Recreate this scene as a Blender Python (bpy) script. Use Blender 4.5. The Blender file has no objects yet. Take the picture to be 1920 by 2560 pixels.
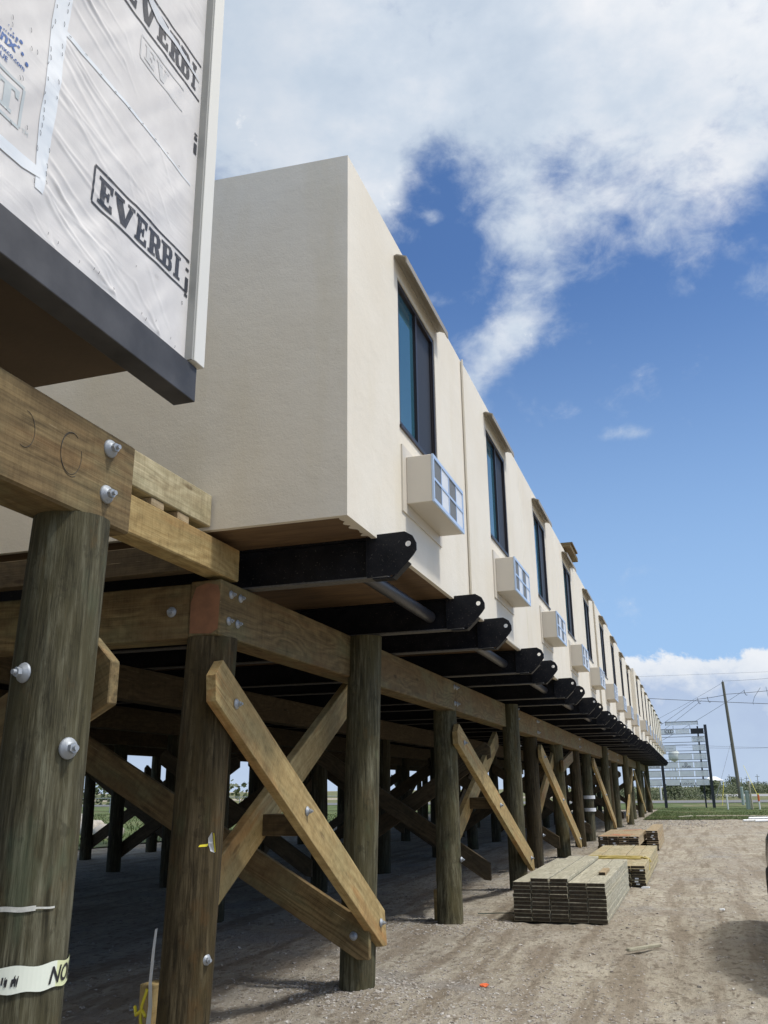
import bpy, math, random
from mathutils import Vector, Matrix, noise
from mathutils.geometry import tessellate_polygon
random.seed(7)
PI = math.pi
sc = bpy.context.scene
COL = sc.collection

# ------------------------------------------------------------------ helpers
class MB:
    """collects vertices and faces, then builds ONE mesh"""
    def __init__(s): s.v = []; s.f = []; s.m = []; s.sm = []
    def add(s, vs, fs, mi=0, smooth=False, M=None):
        n = len(s.v)
        s.v += [tuple(M @ Vector(p)) if M else tuple(p) for p in vs]
        for f in fs:
            s.f.append([i + n for i in f]); s.m.append(mi); s.sm.append(smooth)
    def box(s, a, b, mi=0, M=None):
        x0, y0, z0 = a; x1, y1, z1 = b
        s.add([(x0,y0,z0),(x1,y0,z0),(x1,y1,z0),(x0,y1,z0),(x0,y0,z1),(x1,y0,z1),(x1,y1,z1),(x0,y1,z1)],
              [(0,3,2,1),(4,5,6,7),(0,1,5,4),(1,2,6,5),(2,3,7,6),(3,0,4,7)], mi, False, M)
    def cbox(s, L, W, T, c=.004, mi=0, M=None):
        """chamfered box, centred, length along x, width y, thickness z"""
        hx, hy, hz = L/2, W/2, T/2
        V = []; idx = {}
        for sx in (-1,1):
            for sy in (-1,1):
                for sz in (-1,1):
                    for k in range(3):
                        p = [sx*(hx-c), sy*(hy-c), sz*(hz-c)]
                        p[k] = (sx*hx, sy*hy, sz*hz)[k]
                        idx[(sx,sy,sz,k)] = len(V); V.append(p)
        F = []
        for k in range(3):
            a, b = [i for i in range(3) if i != k]
            for sg in (-1,1):
                q = []
                for (u,w) in ((-1,-1),(1,-1),(1,1),(-1,1)):
                    t = [0,0,0]; t[k]=sg; t[a]=u; t[b]=w
                    q.append(idx[(*t,k)])
                F.append(q)
        for k in range(3):
            a, b = [i for i in range(3) if i != k]
            for u in (-1,1):
                for w in (-1,1):
                    t1=[0,0,0]; t1[k]=-1; t1[a]=u; t1[b]=w
                    t2=list(t1); t2[k]=1
                    F.append([idx[(*t1,a)], idx[(*t2,a)], idx[(*t2,b)], idx[(*t1,b)]])
        for sx in (-1,1):
            for sy in (-1,1):
                for sz in (-1,1):
                    F.append([idx[(sx,sy,sz,k)] for k in range(3)])
        s.add(V, F, mi, False, M)
    def cyl(s, p0, p1, r0, r1=None, n=16, mi=0, caps=True, smooth=True):
        r1 = r0 if r1 is None else r1
        p0 = Vector(p0); p1 = Vector(p1); d = (p1-p0).normalized()
        a = d.orthogonal().normalized(); b = d.cross(a)
        vs = []
        for p, r in ((p0,r0),(p1,r1)):
            for i in range(n):
                t = 2*PI*i/n; vs.append(p + a*math.cos(t)*r + b*math.sin(t)*r)
        s.add(vs, [(i,(i+1)%n,(i+1)%n+n,i+n) for i in range(n)], mi, smooth)
        if caps:
            s.add(vs[:n], [tuple(range(n-1,-1,-1))], mi); s.add(vs[n:], [tuple(range(n))], mi)
    def lathe(s, prof, o, d, n=16, mi=0, smooth=True):
        """prof = [(r, h)], revolved round direction d from o"""
        o = Vector(o); d = Vector(d).normalized(); a = d.orthogonal().normalized(); b = d.cross(a)
        vs = []
        for r, h in prof:
            for i in range(n):
                t = 2*PI*i/n; vs.append(o + d*h + a*math.cos(t)*r + b*math.sin(t)*r)
        fs = []
        for k in range(len(prof)-1):
            for i in range(n): fs.append((k*n+i, k*n+(i+1)%n, (k+1)*n+(i+1)%n, (k+1)*n+i))
        s.add(vs, fs, mi, smooth)
    def tube(s, pts, r, n=6, mi=0):
        pts = [Vector(p) for p in pts]; vs = []
        for k, p in enumerate(pts):
            d = (pts[min(k+1,len(pts)-1)] - pts[max(k-1,0)]).normalized()
            a = d.cross(Vector((0,0,1)));  a = a.normalized() if a.length > 1e-4 else Vector((1,0,0)); b = d.cross(a)
            for i in range(n):
                t = 2*PI*i/n; vs.append(p + a*math.cos(t)*r + b*math.sin(t)*r)
        fs = [(k*n+i, k*n+(i+1)%n, (k+1)*n+(i+1)%n, (k+1)*n+i) for k in range(len(pts)-1) for i in range(n)]
        s.add(vs, fs, mi, True)
    def prism(s, loops, th, M=None, mi=0):
        """loops of 2-D points (first = outline, others = holes) in local xy, thickness from z=0 to z=-th"""
        L = [[Vector((p[0],p[1],0)) for p in lp] for lp in loops]
        tris = tessellate_polygon(L)
        flat = [p for lp in L for p in lp]; n = len(flat)
        vs = [(p.x,p.y,0) for p in flat] + [(p.x,p.y,-th) for p in flat]
        fs = [tuple(t) for t in tris] + [tuple(i+n for i in reversed(t)) for t in tris]
        k = 0
        for lp in loops:
            m = len(lp)
            for i in range(m):
                a, b = k+i, k+(i+1)%m; fs.append((a,b,b+n,a+n))
            k += m
        s.add(vs, fs, mi, False, M)
    def mesh(s, name, mats):
        me = bpy.data.meshes.new(name)
        me.from_pydata([tuple(v) for v in s.v], [], s.f)
        for m in (mats if isinstance(mats,(list,tuple)) else [mats]): me.materials.append(m)
        me.polygons.foreach_set('material_index', s.m); me.polygons.foreach_set('use_smooth', s.sm)
        me.update(); return me
    def obj(s, name, mats, parent=None, loc=None, M=None):
        o = bpy.data.objects.new(name, s.mesh(name, mats)); COL.objects.link(o)
        if M is not None: o.matrix_world = M
        if loc: o.location = loc
        if parent: o.parent = parent
        return o
def fixn(o):
    import bmesh
    bm = bmesh.new(); bm.from_mesh(o.data); bmesh.ops.recalc_face_normals(bm, faces=bm.faces); bm.to_mesh(o.data); bm.free()
    return o
def tag(o, label=None, cat=None, group=None, kind=None):
    if label: o['label'] = label
    if cat: o['category'] = cat
    if group: o['group'] = group
    if kind: o['kind'] = kind
    return o
def empty(name, loc=(0,0,0), label=None, cat=None, group=None):
    o = bpy.data.objects.new(name, None); COL.objects.link(o); o.location = loc; o.empty_display_size = .2
    return tag(o, label, cat, group)
def inst(me, name, parent, M):
    """a part sharing mesh data; M is given in world space"""
    o = bpy.data.objects.new(name, me); COL.objects.link(o); o.parent = parent
    o.matrix_parent_inverse = Matrix.Identity(4)
    o.matrix_basis = parent.matrix_basis.inverted() @ M
    return o
def frame(origin, ex, ez):
    ex = Vector(ex).normalized(); ez = Vector(ez); ez = (ez - ex*ez.dot(ex)).normalized(); ey = ez.cross(ex)
    M = Matrix((ex,ey,ez)).transposed().to_4x4(); M.translation = Vector(origin); return M
ORD = ['first','second','third','fourth','fifth','sixth','seventh','eighth','ninth','tenth','eleventh','twelfth','thirteenth','fourteenth','fifteenth','sixteenth','seventeenth','eighteenth','nineteenth','twentieth']

# ------------------------------------------------------------------ materials
class NT:
    def __init__(s, tree): s.t = tree; s.n = tree.nodes; s.l = tree.links
    def new(s, typ, **k):
        nd = s.n.new(typ)
        for a, b in k.items():
            if a.startswith('i_'): s.set(nd, a[2:], b)
            else: setattr(nd, a, b)
        return nd
    def set(s, nd, name, b):
        sock = nd.inputs[int(name)] if name.isdigit() else nd.inputs[name]
        if isinstance(b, bpy.types.NodeSocket): s.l.new(b, sock)
        else: sock.default_value = b
    def math(s, op, a, b=0, c=0, clamp=False):
        nd = s.new('ShaderNodeMath', operation=op, use_clamp=clamp)
        for i, x in enumerate((a,b,c)): s.set(nd, str(i), x)
        return nd.outputs[0]
    def mix(s, f, a, b, mode='MIX'):
        nd = s.new('ShaderNodeMix', data_type='RGBA', blend_type=mode); 
        s.set(nd,'0',f); s.set(nd,'6',a); s.set(nd,'7',b); return nd.outputs[2]
    def ramp(s, f, stops, interp='LINEAR'):
        nd = s.new('ShaderNodeValToRGB'); cr = nd.color_ramp; cr.interpolation = interp
        while len(cr.elements) < len(stops): cr.elements.new(.5)
        for e, (p, c) in zip(cr.elements, stops):
            e.position = p; e.color = (*c,1) if isinstance(c,(tuple,list)) else (c,c,c,1)
        s.l.new(f, nd.inputs[0]); return nd.outputs[0]
    def noise(s, vec, scale, detail=4, rough=.55, dist=0):
        nd = s.new('ShaderNodeTexNoise'); s.set(nd,'Vector',vec); s.set(nd,'Scale',scale); s.set(nd,'Detail',detail)
        s.set(nd,'Roughness',rough); s.set(nd,'Distortion',dist); return nd.outputs[0]
    def mapping(s, vec, sc=(1,1,1), rot=(0,0,0), loc=(0,0,0)):
        nd = s.new('ShaderNodeMapping'); s.set(nd,'Vector',vec); s.set(nd,'Scale',sc); s.set(nd,'Rotation',rot); s.set(nd,'Location',loc); return nd.outputs[0]
    def bump(s, h, strength=.3, dist=.01, normal=None):
        nd = s.new('ShaderNodeBump'); s.set(nd,'Height',h); s.set(nd,'Strength',strength); s.set(nd,'Distance',dist)
        if normal: s.set(nd,'Normal',normal)
        return nd.outputs[0]
def mat(name):
    m = bpy.data.materials.new(name); m.use_nodes = True
    t = NT(m.node_tree); b = t.n['Principled BSDF']; return m, t, b
def rgb(r,g,b): return (r,g,b,1)
def simple(name, col, rough=.6, metal=0, var=.12, scale=8, bump=0, bscale=40, spec=.5):
    m, t, b = mat(name)
    pos = t.new('ShaderNodeTexCoord').outputs['Object']
    n = t.noise(pos, scale, 5)
    c = t.mix(n, rgb(*[max(0,x*(1-var)) for x in col]), rgb(*[x*(1+var) for x in col]))
    t.set(b,'Base Color',c); b.inputs['Metallic'].default_value = metal
    t.set(b,'Roughness', t.math('ADD', t.math('MULTIPLY', n, .2), rough-.1)); b.inputs['Specular IOR Level'].default_value = spec
    if bump: t.set(b,'Normal', t.bump(t.noise(pos,bscale,4), bump, .005))
    return m

def wood(name, c_lo, c_hi, stain, green=0.0, rough=.75, heartw=.0):
    """sawn timber, grain along local x"""
    m, t, b = mat(name)
    tc = t.new('ShaderNodeTexCoord').outputs['Object']
    oi = t.new('ShaderNodeObjectInfo').outputs['Random']
    off = t.new('ShaderNodeCombineXYZ'); t.set(off,'0',t.math('MULTIPLY',oi,37)); t.set(off,'1',t.math('MULTIPLY',oi,11)); t.set(off,'2',t.math('MULTIPLY',oi,5))
    va = t.new('ShaderNodeVectorMath', operation='ADD'); t.set(va,'0',tc); t.set(va,'1',off.outputs[0]); p = va.outputs[0]
    # growth rings warped by low noise => cathedral grain
    w = t.noise(t.mapping(p,(.9,3.5,3.5)), 1.0, 2)
    sep = t.new('ShaderNodeSeparateXYZ'); t.set(sep,'0',p)
    rad = t.math('ADD', t.math('MULTIPLY', sep.outputs[1], 9), t.math('MULTIPLY', sep.outputs[2], 5))
    ring = t.math('SINE', t.math('MULTIPLY', t.math('ADD', rad, t.math('MULTIPLY', w, 9)), 6.5))
    ring = t.math('MULTIPLY_ADD', ring, .5, .5)
    fine = t.noise(t.mapping(p,(1.5,90,90)), 1.0, 4, .6)
    big = t.noise(t.mapping(p,(.8,2.2,2.2)), 1.6, 4)
    # knots
    vo = t.new('ShaderNodeTexVoronoi'); t.set(vo,'Vector',t.mapping(p,(1.3,4.5,4.5))); t.set(vo,'Scale',1.1)
    kn = t.ramp(vo.outputs['Distance'], [(0,1),(.06,.9),(.11,0),(1,0)])
    f = t.math('ADD', t.math('MULTIPLY', ring, .22), t.math('MULTIPLY', fine, .80))
    c = t.ramp(f, [(.30,c_lo),(.72,c_hi)])
    heart = t.noise(t.mapping(p,(.55,7,3),(0,0,0),(2,8,1)), 1.0, 4, .6, .4)
    c = t.mix(t.math('MULTIPLY', t.ramp(heart,[(.55,0),(.64,1)]), heartw), c, rgb(c_hi[0]*.80,c_hi[1]*.52,c_hi[2]*.38))
    c = t.mix(t.ramp(big,[(.42,0),(.68,.75)]), c, rgb(*stain), 'MIX')
    c = t.mix(t.math('MULTIPLY',kn,.65), c, rgb(c_lo[0]*.35,c_lo[1]*.26,c_lo[2]*.2))
    if green:
        g = t.noise(t.mapping(p,(1.2,3,3),(0,0,0),(9,2,4)), 1.3, 5)
        c = t.mix(t.math('MULTIPLY', t.ramp(g,[(.48,0),(.66,1)]), green), c, rgb(.20,.22,.12))
    # saw marks across
    saw = t.noise(t.mapping(p,(70,2,2)), 1.0, 2)
    dirt = t.noise(p, 14, 6, .7)
    c = t.mix(.55, c, t.ramp(dirt,[(.3,(.42,.40,.36)),(.55,(1,1,1))]), 'MULTIPLY')
    c = t.mix(.35, c, t.ramp(saw,[(.38,(.72,.70,.66)),(.52,(1,1,1))]), 'MULTIPLY')
    scr = t.noise(t.mapping(p,(2.5,60,60),(0,0,.5)), 1.0, 3)
    c = t.mix(t.ramp(scr,[(.70,0),(.76,.3)]), c, rgb(.75,.62,.40))
    c = t.mix(t.math('MULTIPLY_ADD',oi,.35,0), c, t.mix(oi, rgb(.75,.72,.66), rgb(1.12,1.05,.95)), 'MULTIPLY')
    t.set(b,'Base Color',c); b.inputs['Roughness'].default_value = rough; b.inputs['Specular IOR Level'].default_value = .25
    h = t.math('ADD', fine, t.math('MULTIPLY', saw, .6)); t.set(b,'Normal', t.bump(h,.6,.004))
    return m
W_NEW  = wood('timber_fresh', (.32,.225,.095), (.53,.41,.195), (.37,.265,.115), .25, heartw=.7)
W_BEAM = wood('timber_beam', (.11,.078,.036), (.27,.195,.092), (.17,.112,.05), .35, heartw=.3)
W_GREEN= wood('timber_greenish', (.36,.31,.19), (.56,.50,.33), (.42,.33,.19), .25)
W_GREY = wood('timber_weathered', (.33,.315,.245), (.58,.56,.45), (.42,.40,.31), .15)
W_TAN  = wood('timber_tan', (.32,.25,.15), (.51,.415,.275), (.38,.28,.16))
W_DARK = wood('timber_shade_dark', (.07,.052,.03), (.14,.105,.058), (.07,.052,.03))  # browns lowered so the colour carries the shade under the building

def pile_mat(nm='weathered_pile', k=(.97,.95,.86)):
    m, t, b = mat(nm)
    tc = t.new('ShaderNodeTexCoord').outputs['Object']; oi = t.new('ShaderNodeObjectInfo').outputs['Random']
    off = t.new('ShaderNodeCombineXYZ'); t.set(off,'2',t.math('MULTIPLY',oi,61)); t.set(off,'0',t.math('MULTIPLY',oi,13))
    va = t.new('ShaderNodeVectorMath', operation='ADD'); t.set(va,'0',tc); t.set(va,'1',off.outputs[0]); p = va.outputs[0]
    st = t.noise(t.mapping(p,(34,34,2.4)),1,8,.72)
    st2 = t.noise(t.mapping(p,(85,85,3.0)),1,5,.65)
    pat = t.noise(t.mapping(p,(5,5,1.7)),1,5,.6)
    pal = t.noise(t.mapping(p,(9,9,1.1),(0,0,0),(3,7,1)),1,6,.7)
    br = t.noise(t.mapping(p,(6,6,3.5),(0,0,0),(5,1,9)),1,6,.7)
    c = t.ramp(st,[(.36,(.040,.037,.025)),(.5,(.118,.108,.074)),(.64,(.25,.235,.175))])
    c = t.mix(t.ramp(pat,[(.4,0),(.62,.75)]), c, rgb(.115,.10,.052))
    c = t.mix(t.ramp(br,[(.57,0),(.68,.55)]), c, rgb(.17,.115,.055))
    c = t.mix(t.ramp(pal,[(.58,0),(.70,.6)]), c, rgb(.36,.355,.27))
    blo = t.noise(t.mapping(p,(14,14,9)),1,6,.7); c = t.mix(t.ramp(blo,[(.56,0),(.64,.5)]), c, rgb(.05,.045,.03))
    gr = t.noise(t.mapping(p,(4,4,2),(0,0,0),(1,1,6)),1,5,.6); c = t.mix(t.ramp(gr,[(.58,0),(.68,.35)]), c, rgb(.14,.19,.13))
    crk = t.ramp(st2,[(.30,.4),(.42,1)])
    c = t.mix(.8, c, crk, 'MULTIPLY')
    c = t.mix(1, c, t.mix(oi, rgb(.68*k[0],.70*k[1],.70*k[2]), rgb(.92*k[0],.92*k[1],.84*k[2])), 'MULTIPLY')
    t.set(b,'Base Color',c); b.inputs['Roughness'].default_value=.85; b.inputs['Specular IOR Level'].default_value=.2
    t.set(b,'Normal', t.bump(t.math('ADD',st,st2),.8,.008))
    return m
PILE = pile_mat(); PILE_SHADE = pile_mat('shade_toned_pile',(.55,.53,.50)); PILEB = pile_mat('brown_pile',(.60,.50,.41))  # inner-row copy of the same pile has shade put into its colour

def stucco_mat():
    m, t, b = mat('beige_stucco')
    p = t.new('ShaderNodeNewGeometry').outputs['Position']
    fine = t.noise(p, 60, 6, .7); mid = t.noise(t.mapping(p,(1,1,1.6)), 7, 5, .6)
    stain = t.noise(t.mapping(p,(2.5,2.5,.5)),1,5,.6); big = t.noise(p,.9,4)
    c = t.mix(t.ramp(big,[(.35,0),(.65,1)]), rgb(.75,.69,.575), rgb(.795,.745,.64))
    c = t.mix(t.ramp(stain,[(.50,0),(.70,.45)]), c, rgb(.69,.62,.47))
    c = t.mix(t.ramp(fine,[(.28,.25),(.4,0)]), c, rgb(.5,.44,.34))
    t.set(b,'Base Color',c); b.inputs['Roughness'].default_value=.65; b.inputs['Specular IOR Level'].default_value=.35
    n1 = t.bump(mid,.16,.016); n0 = t.bump(t.noise(p,1.6,3),.3,.03,n1); t.set(b,'Normal', t.bump(fine,.5,.004,n0))
    return m
STUCCO = stucco_mat()

def wrap_bump(t):
    p = t.new('ShaderNodeNewGeometry').outputs['Position']
    d1 = t.noise(t.mapping(p,(1,1.6,11),(math.radians(-42),0,0)),1.0,3,.45,.8)
    d2 = t.noise(t.mapping(p,(1,1.2,17),(math.radians(-60),0,0),(3,1,1)),1.0,3,.45,.6)
    d3 = t.noise(t.mapping(p,(3,3,3)),3,4,.5)
    mk = t.ramp(t.noise(p,2.1,2),[(.42,.10),(.62,1)])
    h = t.math('ADD', t.math('MULTIPLY', t.math('ADD', t.math('POWER',d1,1.6), t.math('MULTIPLY',d2,.7)), mk), t.math('MULTIPLY',d3,.3))
    fib = t.noise(t.mapping(p,(40,40,40)),5,4)
    return t.bump(fib,.12,.002, t.bump(h,.28,.012)), p
def wrap_mat(name, c0, c1, rough=.42):
    m, t, b = mat(name); n, p = wrap_bump(t)
    sm = t.noise(t.mapping(p,(2,2,2)),2.0,5,.6); s2 = t.noise(t.mapping(p,(1,3,26),(math.radians(-45),0,0)),1,4)
    c = t.mix(t.ramp(sm,[(.4,0),(.65,1)]), rgb(*c0), rgb(*c1))
    c = t.mix(t.ramp(s2,[(.58,0),(.8,.12)]), c, rgb(.5,.49,.5))
    t.set(b,'Base Color',c); b.inputs['Roughness'].default_value=rough; t.set(b,'Normal',n); return m
WRAP = wrap_mat('white_housewrap', (.65,.63,.61), (.74,.72,.695))
TAPEW = wrap_mat('white_seam_tape', (.70,.75,.79), (.80,.83,.85), .3)
def ink_mat(name, c, a=.75):
    m, t, b = mat(name); n, p = wrap_bump(t)
    f = t.ramp(t.noise(p,45,5,.7),[(.30,0),(.42,1)])
    t.set(b,'Base Color', t.mix(f, rgb(*[x*.6+.25 for x in c]), rgb(*c))); b.inputs['Roughness'].default_value=.45; t.set(b,'Normal',n); return m
INK = ink_mat('black_ink', (.045,.047,.055)); INKG = ink_mat('pale_grey_ink', (.50,.55,.56)); INKB = ink_mat('blue_ink', (.05,.13,.36)); INKN=ink_mat('faded_grey_ink',(.60,.60,.59))
ADH = ink_mat('wrap_patch', (.62,.64,.66))

def steel_black():
    m, t, b = mat('black_painted_steel')
    p = t.new('ShaderNodeNewGeometry').outputs['Position']
    n = t.noise(p,9,5); s = t.noise(t.mapping(p,(6,90,90)),1,4,.6); sp = t.noise(p,70,3)
    c = t.mix(t.ramp(n,[(.4,0),(.7,1)]), rgb(.006,.007,.010), rgb(.014,.014,.017))
    c = t.mix(t.ramp(sp,[(.64,0),(.70,.6)]), c, rgb(.13,.115,.10))
    t.set(b,'Base Color',c); t.set(b,'Roughness',t.math('MULTIPLY_ADD',n,.3,.3)); b.inputs['Specular IOR Level'].default_value=.22
    t.set(b,'Normal', t.bump(t.noise(p,60,4),.25,.004)); return m
STEEL = steel_black()
DUST = simple('dusty_flange',(.12,.115,.105),.8,0,.7,60,.4,90)
def band_mat():
    m, t, b = mat('dark_grey_steel')
    p = t.new('ShaderNodeNewGeometry').outputs['Position']
    n = t.noise(p,3,5); s = t.noise(t.mapping(p,(1,55,1.5)),1,3)
    c = t.mix(t.ramp(n,[(.35,0),(.7,1)]), rgb(.045,.046,.050), rgb(.10,.10,.105))
    c = t.mix(t.ramp(s,[(.73,0),(.80,.4)]), c, rgb(.3,.31,.33))
    t.set(b,'Base Color',c); b.inputs['Roughness'].default_value=.5; b.inputs['Specular IOR Level'].default_value=.3; return m
BAND = band_mat()
def ply():
    m, t, b = mat('plywood_soffit')
    p = t.new('ShaderNodeNewGeometry').outputs['Position']
    g = t.noise(t.mapping(p,(2,16,1)),1.2,5,.6,.6); n = t.noise(p,1.3,4)
    c = t.ramp(g,[(.3,(.11,.065,.032)),(.7,(.23,.145,.072))]); c = t.mix(t.ramp(n,[(.45,0),(.7,.6)]), c, rgb(.11,.065,.035))
    t.set(b,'Base Color',c); b.inputs['Roughness'].default_value=.7; t.set(b,'Normal',t.bump(g,.2,.003)); return m
PLY = ply()
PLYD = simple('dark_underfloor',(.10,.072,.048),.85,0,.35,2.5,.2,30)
GALV = simple('galvanised_steel',(.38,.41,.44),.55,.4,.15,60,.15,150)
TRIM = simple('beige_metal_trim',(.74,.73,.67),.4,0,.04,3)
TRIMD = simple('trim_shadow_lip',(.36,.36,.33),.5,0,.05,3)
HOOD = simple('hood_metal',(.30,.27,.22),.5,0,.08,5)
ACB = simple('beige_unit_metal',(.62,.57,.48),.5,0,.04,4)
ACF = simple('pale_blue_grille_frame',(.50,.62,.80),.32,.15,.05,5)
ACG = simple('grey_grille_mesh',(.17,.18,.185),.7,0,.1,200,.5,400)
ACW = simple('white_grille_mesh',(.72,.75,.78),.5,0,.08,200,.4,400)
FRM = simple('bronze_window_frame',(.035,.030,.032),.4,.2,.1,8)
SCREEN = simple('window_screen',(.018,.020,.026),.55,0,.15,300,.2,500)
def glass_mat():
    m, t, b = mat('blue_window_glass')
    p = t.new('ShaderNodeNewGeometry').outputs['Position']; n = t.noise(t.mapping(p,(1,1,.5)),1.4,3)
    t.set(b,'Base Color', t.mix(n, rgb(.022,.085,.125), rgb(.045,.13,.175))); b.inputs['Roughness'].default_value=.03
    b.inputs['Specular IOR Level'].default_value=.55; b.inputs['IOR'].default_value=1.5
    t.set(b,'Normal', t.bump(t.noise(p,2.2,2),.08,.01)); return m
GLASS = glass_mat()
STICK = simple('clear_sticker',(.35,.50,.55),.4)
RED = simple('red_end_paint',(.25,.115,.055),.8,0,.45,14,.4,60)
ORANGE = simple('orange_spray_paint',(.75,.16,.05),.7,0,.2,30)
YEL = simple('yellow_tape',(.72,.62,.04),.4,0,.1,20)
WHT = simple('white_plastic',(.80,.82,.83),.4,0,.06,8)
TAPE = simple('caution_tape_plastic',(.80,.84,.72),.35,0,.05,20)
TAPEY = simple('caution_tape_yellow',(.74,.78,.46),.35,0,.08,20)
BLACK = simple('black_print',(.02,.02,.022),.5)
GOLD = simple('gold_strap',(.42,.33,.09),.4,0,.2,18)
TAGM = simple('paper_end_tag',(.75,.78,.80),.5)
ENDD = wood('timber_end_dark', (.035,.028,.020), (.075,.06,.042), (.05,.04,.028))

def ground_mat():
    m, t, b = mat('packed_dirt')
    p = t.new('ShaderNodeNewGeometry').outputs['Position']
    big = t.noise(p,.35,5,.6); mid = t.noise(t.mapping(p,(1,.55,1)),2.2,6,.65); fine = t.noise(p,26,6,.7); grit = t.noise(p,110,3,.6)
    trk = t.noise(t.mapping(p,(3.2,.22,1),(0,0,math.radians(4))),1,5,.6)
    c = t.ramp(mid,[(.30,(.36,.315,.245)),(.5,(.46,.415,.33)),(.70,(.57,.525,.43))])
    c = t.mix(t.ramp(big,[(.42,0),(.62,.55)]), c, rgb(.33,.295,.25))
    c = t.mix(t.ramp(trk,[(.50,0),(.60,.7)]), c, rgb(.25,.205,.15))
    cl = t.noise(t.mapping(p,(1.6,1,1),(0,0,0),(7,3,0)),7,6,.72)
    c = t.mix(t.ramp(cl,[(.52,0),(.61,.8)]), c, rgb(.20,.165,.125))
    c3 = t.noise(t.mapping(p,(1.3,.8,1),(0,0,0),(1,9,0)),1.1,5,.6); c = t.mix(t.ramp(c3,[(.52,0),(.66,.55)]), c, rgb(.27,.225,.175))
    gp = t.noise(t.mapping(p,(1,1,1),(0,0,0),(4,2,0)),.55,5,.65)
    gv = t.ramp(grit,[(.35,(.13,.125,.12)),(.62,(.46,.45,.43))])
    c = t.mix(t.ramp(gp,[(.55,0),(.68,.7)]), c, gv)
    c = t.mix(t.ramp(fine,[(.32,.55),(.42,0)]), c, rgb(.19,.16,.125))
    c = t.mix(t.ramp(fine,[(.62,0),(.72,.3)]), c, rgb(.55,.51,.44))
    t.set(b,'Base Color',c); b.inputs['Roughness'].default_value=.95; b.inputs['Specular IOR Level'].default_value=.15
    n = t.bump(t.math('ADD',mid,cl),.8,.10); n = t.bump(fine,.6,.022,n); t.set(b,'Normal', t.bump(grit,.35,.005,n)); return m
DIRT = ground_mat()
def stone_mat():
    m, t, b = mat('gravel_stone')
    p = t.new('ShaderNodeNewGeometry').outputs['Position']; n = t.noise(p,38,2); n2=t.noise(p,12,2)
    c = t.ramp(n,[(.3,(.17,.15,.13)),(.5,(.36,.33,.29)),(.66,(.62,.60,.56))])
    t.set(b,'Base Color',t.mix(t.ramp(n2,[(.45,0),(.6,.5)]),c,rgb(.26,.215,.165))); b.inputs['Roughness'].default_value=.9; return m
STONE = stone_mat()
def grass_mat(name, a, c2, d):
    m, t, b = mat(name)
    p = t.new('ShaderNodeNewGeometry').outputs['Position']
    n = t.noise(t.mapping(p,(1,.5,1)),.5,6,.65); f = t.noise(p,9,5,.7)
    c = t.ramp(n,[(.35,a),(.55,c2),(.72,d)]); c = t.mix(.45,c,t.ramp(f,[(.3,(.45,.45,.45)),(.65,(1.2,1.2,1.2))]),'MULTIPLY')
    t.set(b,'Base Color',c); b.inputs['Roughness'].default_value=.8; b.inputs['Specular IOR Level'].default_value=.2
    t.set(b,'Normal',t.bump(f,.6,.08)); return m
GRASS = grass_mat('grass_green',(.07,.105,.03),(.11,.14,.048),(.22,.205,.12))
GRASSL = grass_mat('grass_dry',(.11,.13,.05),(.17,.17,.08),(.26,.235,.16))
def leaf_mat():
    m, t, b = mat('shrub_leaves')
    p = t.new('ShaderNodeNewGeometry').outputs['Position']; n = t.noise(p,.6,5,.6); f=t.noise(p,6,3)
    c = t.ramp(n,[(.35,(.028,.046,.02)),(.55,(.055,.08,.03)),(.7,(.095,.115,.05))]); c = t.mix(f,c,t.mix(.5,c,rgb(.12,.14,.05)))
    t.set(b,'Base Color',c); b.inputs['Roughness'].default_value=.6; return m
LEAF = leaf_mat()
ASPH = simple('asphalt',(.17,.17,.175),.9,0,.12,1.5,.3,60)
ROADC = simple('pale_concrete_road',(.30,.30,.30),.9,0,.1,1.5)

# ------------------------------------------------------------------ ground
def axis(segs):
    out = [segs[0][0]]
    for a, b, st in segs:
        n = max(1, round((b-a)/st)); out += [a+(b-a)*(i+1)/n for i in range(n)]
    return out
MOUNDS = [(-3.04,11.6,.035,.75),(-3.1,18.8,.10,.8),(-2.88,7.8,.03,.6),(-3.1,26.3,.08,.8),(-2.9,15.55,.05,.6),(-3.1,5.33,.04,.5),(-3.1,22.6,.06,.7),(-2.9,29.5,.06,.8)]
def gz(x, y):
    d = math.hypot(x, y-6); k = max(0, 1-d/60)
    z = .035*noise.noise(Vector((x*.9,y*.6,0))) + .018*noise.noise(Vector((x*3.1,y*2.4,3)))
    if d < 25: z += .016*noise.noise(Vector((x*7,y*5,5))) + .009*noise.noise(Vector((x*20,y*14,7)))
    # wheel ruts
    if x > -1: z += .026*math.sin(x*4.2+.3*math.sin(y*.3))*min(1,(x+1)) + .014*noise.noise(Vector((x*2.4,y*1.6,8)))
    z *= k
    for mx,my,h,r in MOUNDS:
        q = ((x-mx)**2+(y-my)**2)/(r*r)
        if q < 6: z += h*math.exp(-q*1.6)
    return z - .012
xs = axis([(-2500,-200,460),(-200,-40,16),(-40,-16,1.5),(-16,-4.6,.25),(-4.6,2.6,.045),(2.6,8,.3),(8,40,2),(40,200,16),(200,2500,460)])
ys = axis([(-60,-4,8),(-4,2.4,.25),(2.4,15,.05),(15,26,.12),(26,60,.4),(60,140,2),(140,400,20),(400,4500,410)])
g = MB(); nx = len(xs)
g.v = [(x,y,gz(x,y)) for y in ys for x in xs]
for j in range(len(ys)-1):
    for i in range(nx-1):
        a = j*nx+i; g.f.append((a,a+1,a+nx+1,a+nx)); g.m.append(0); g.sm.append(True)
tag(g.obj('ground', DIRT), kind='structure')

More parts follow.
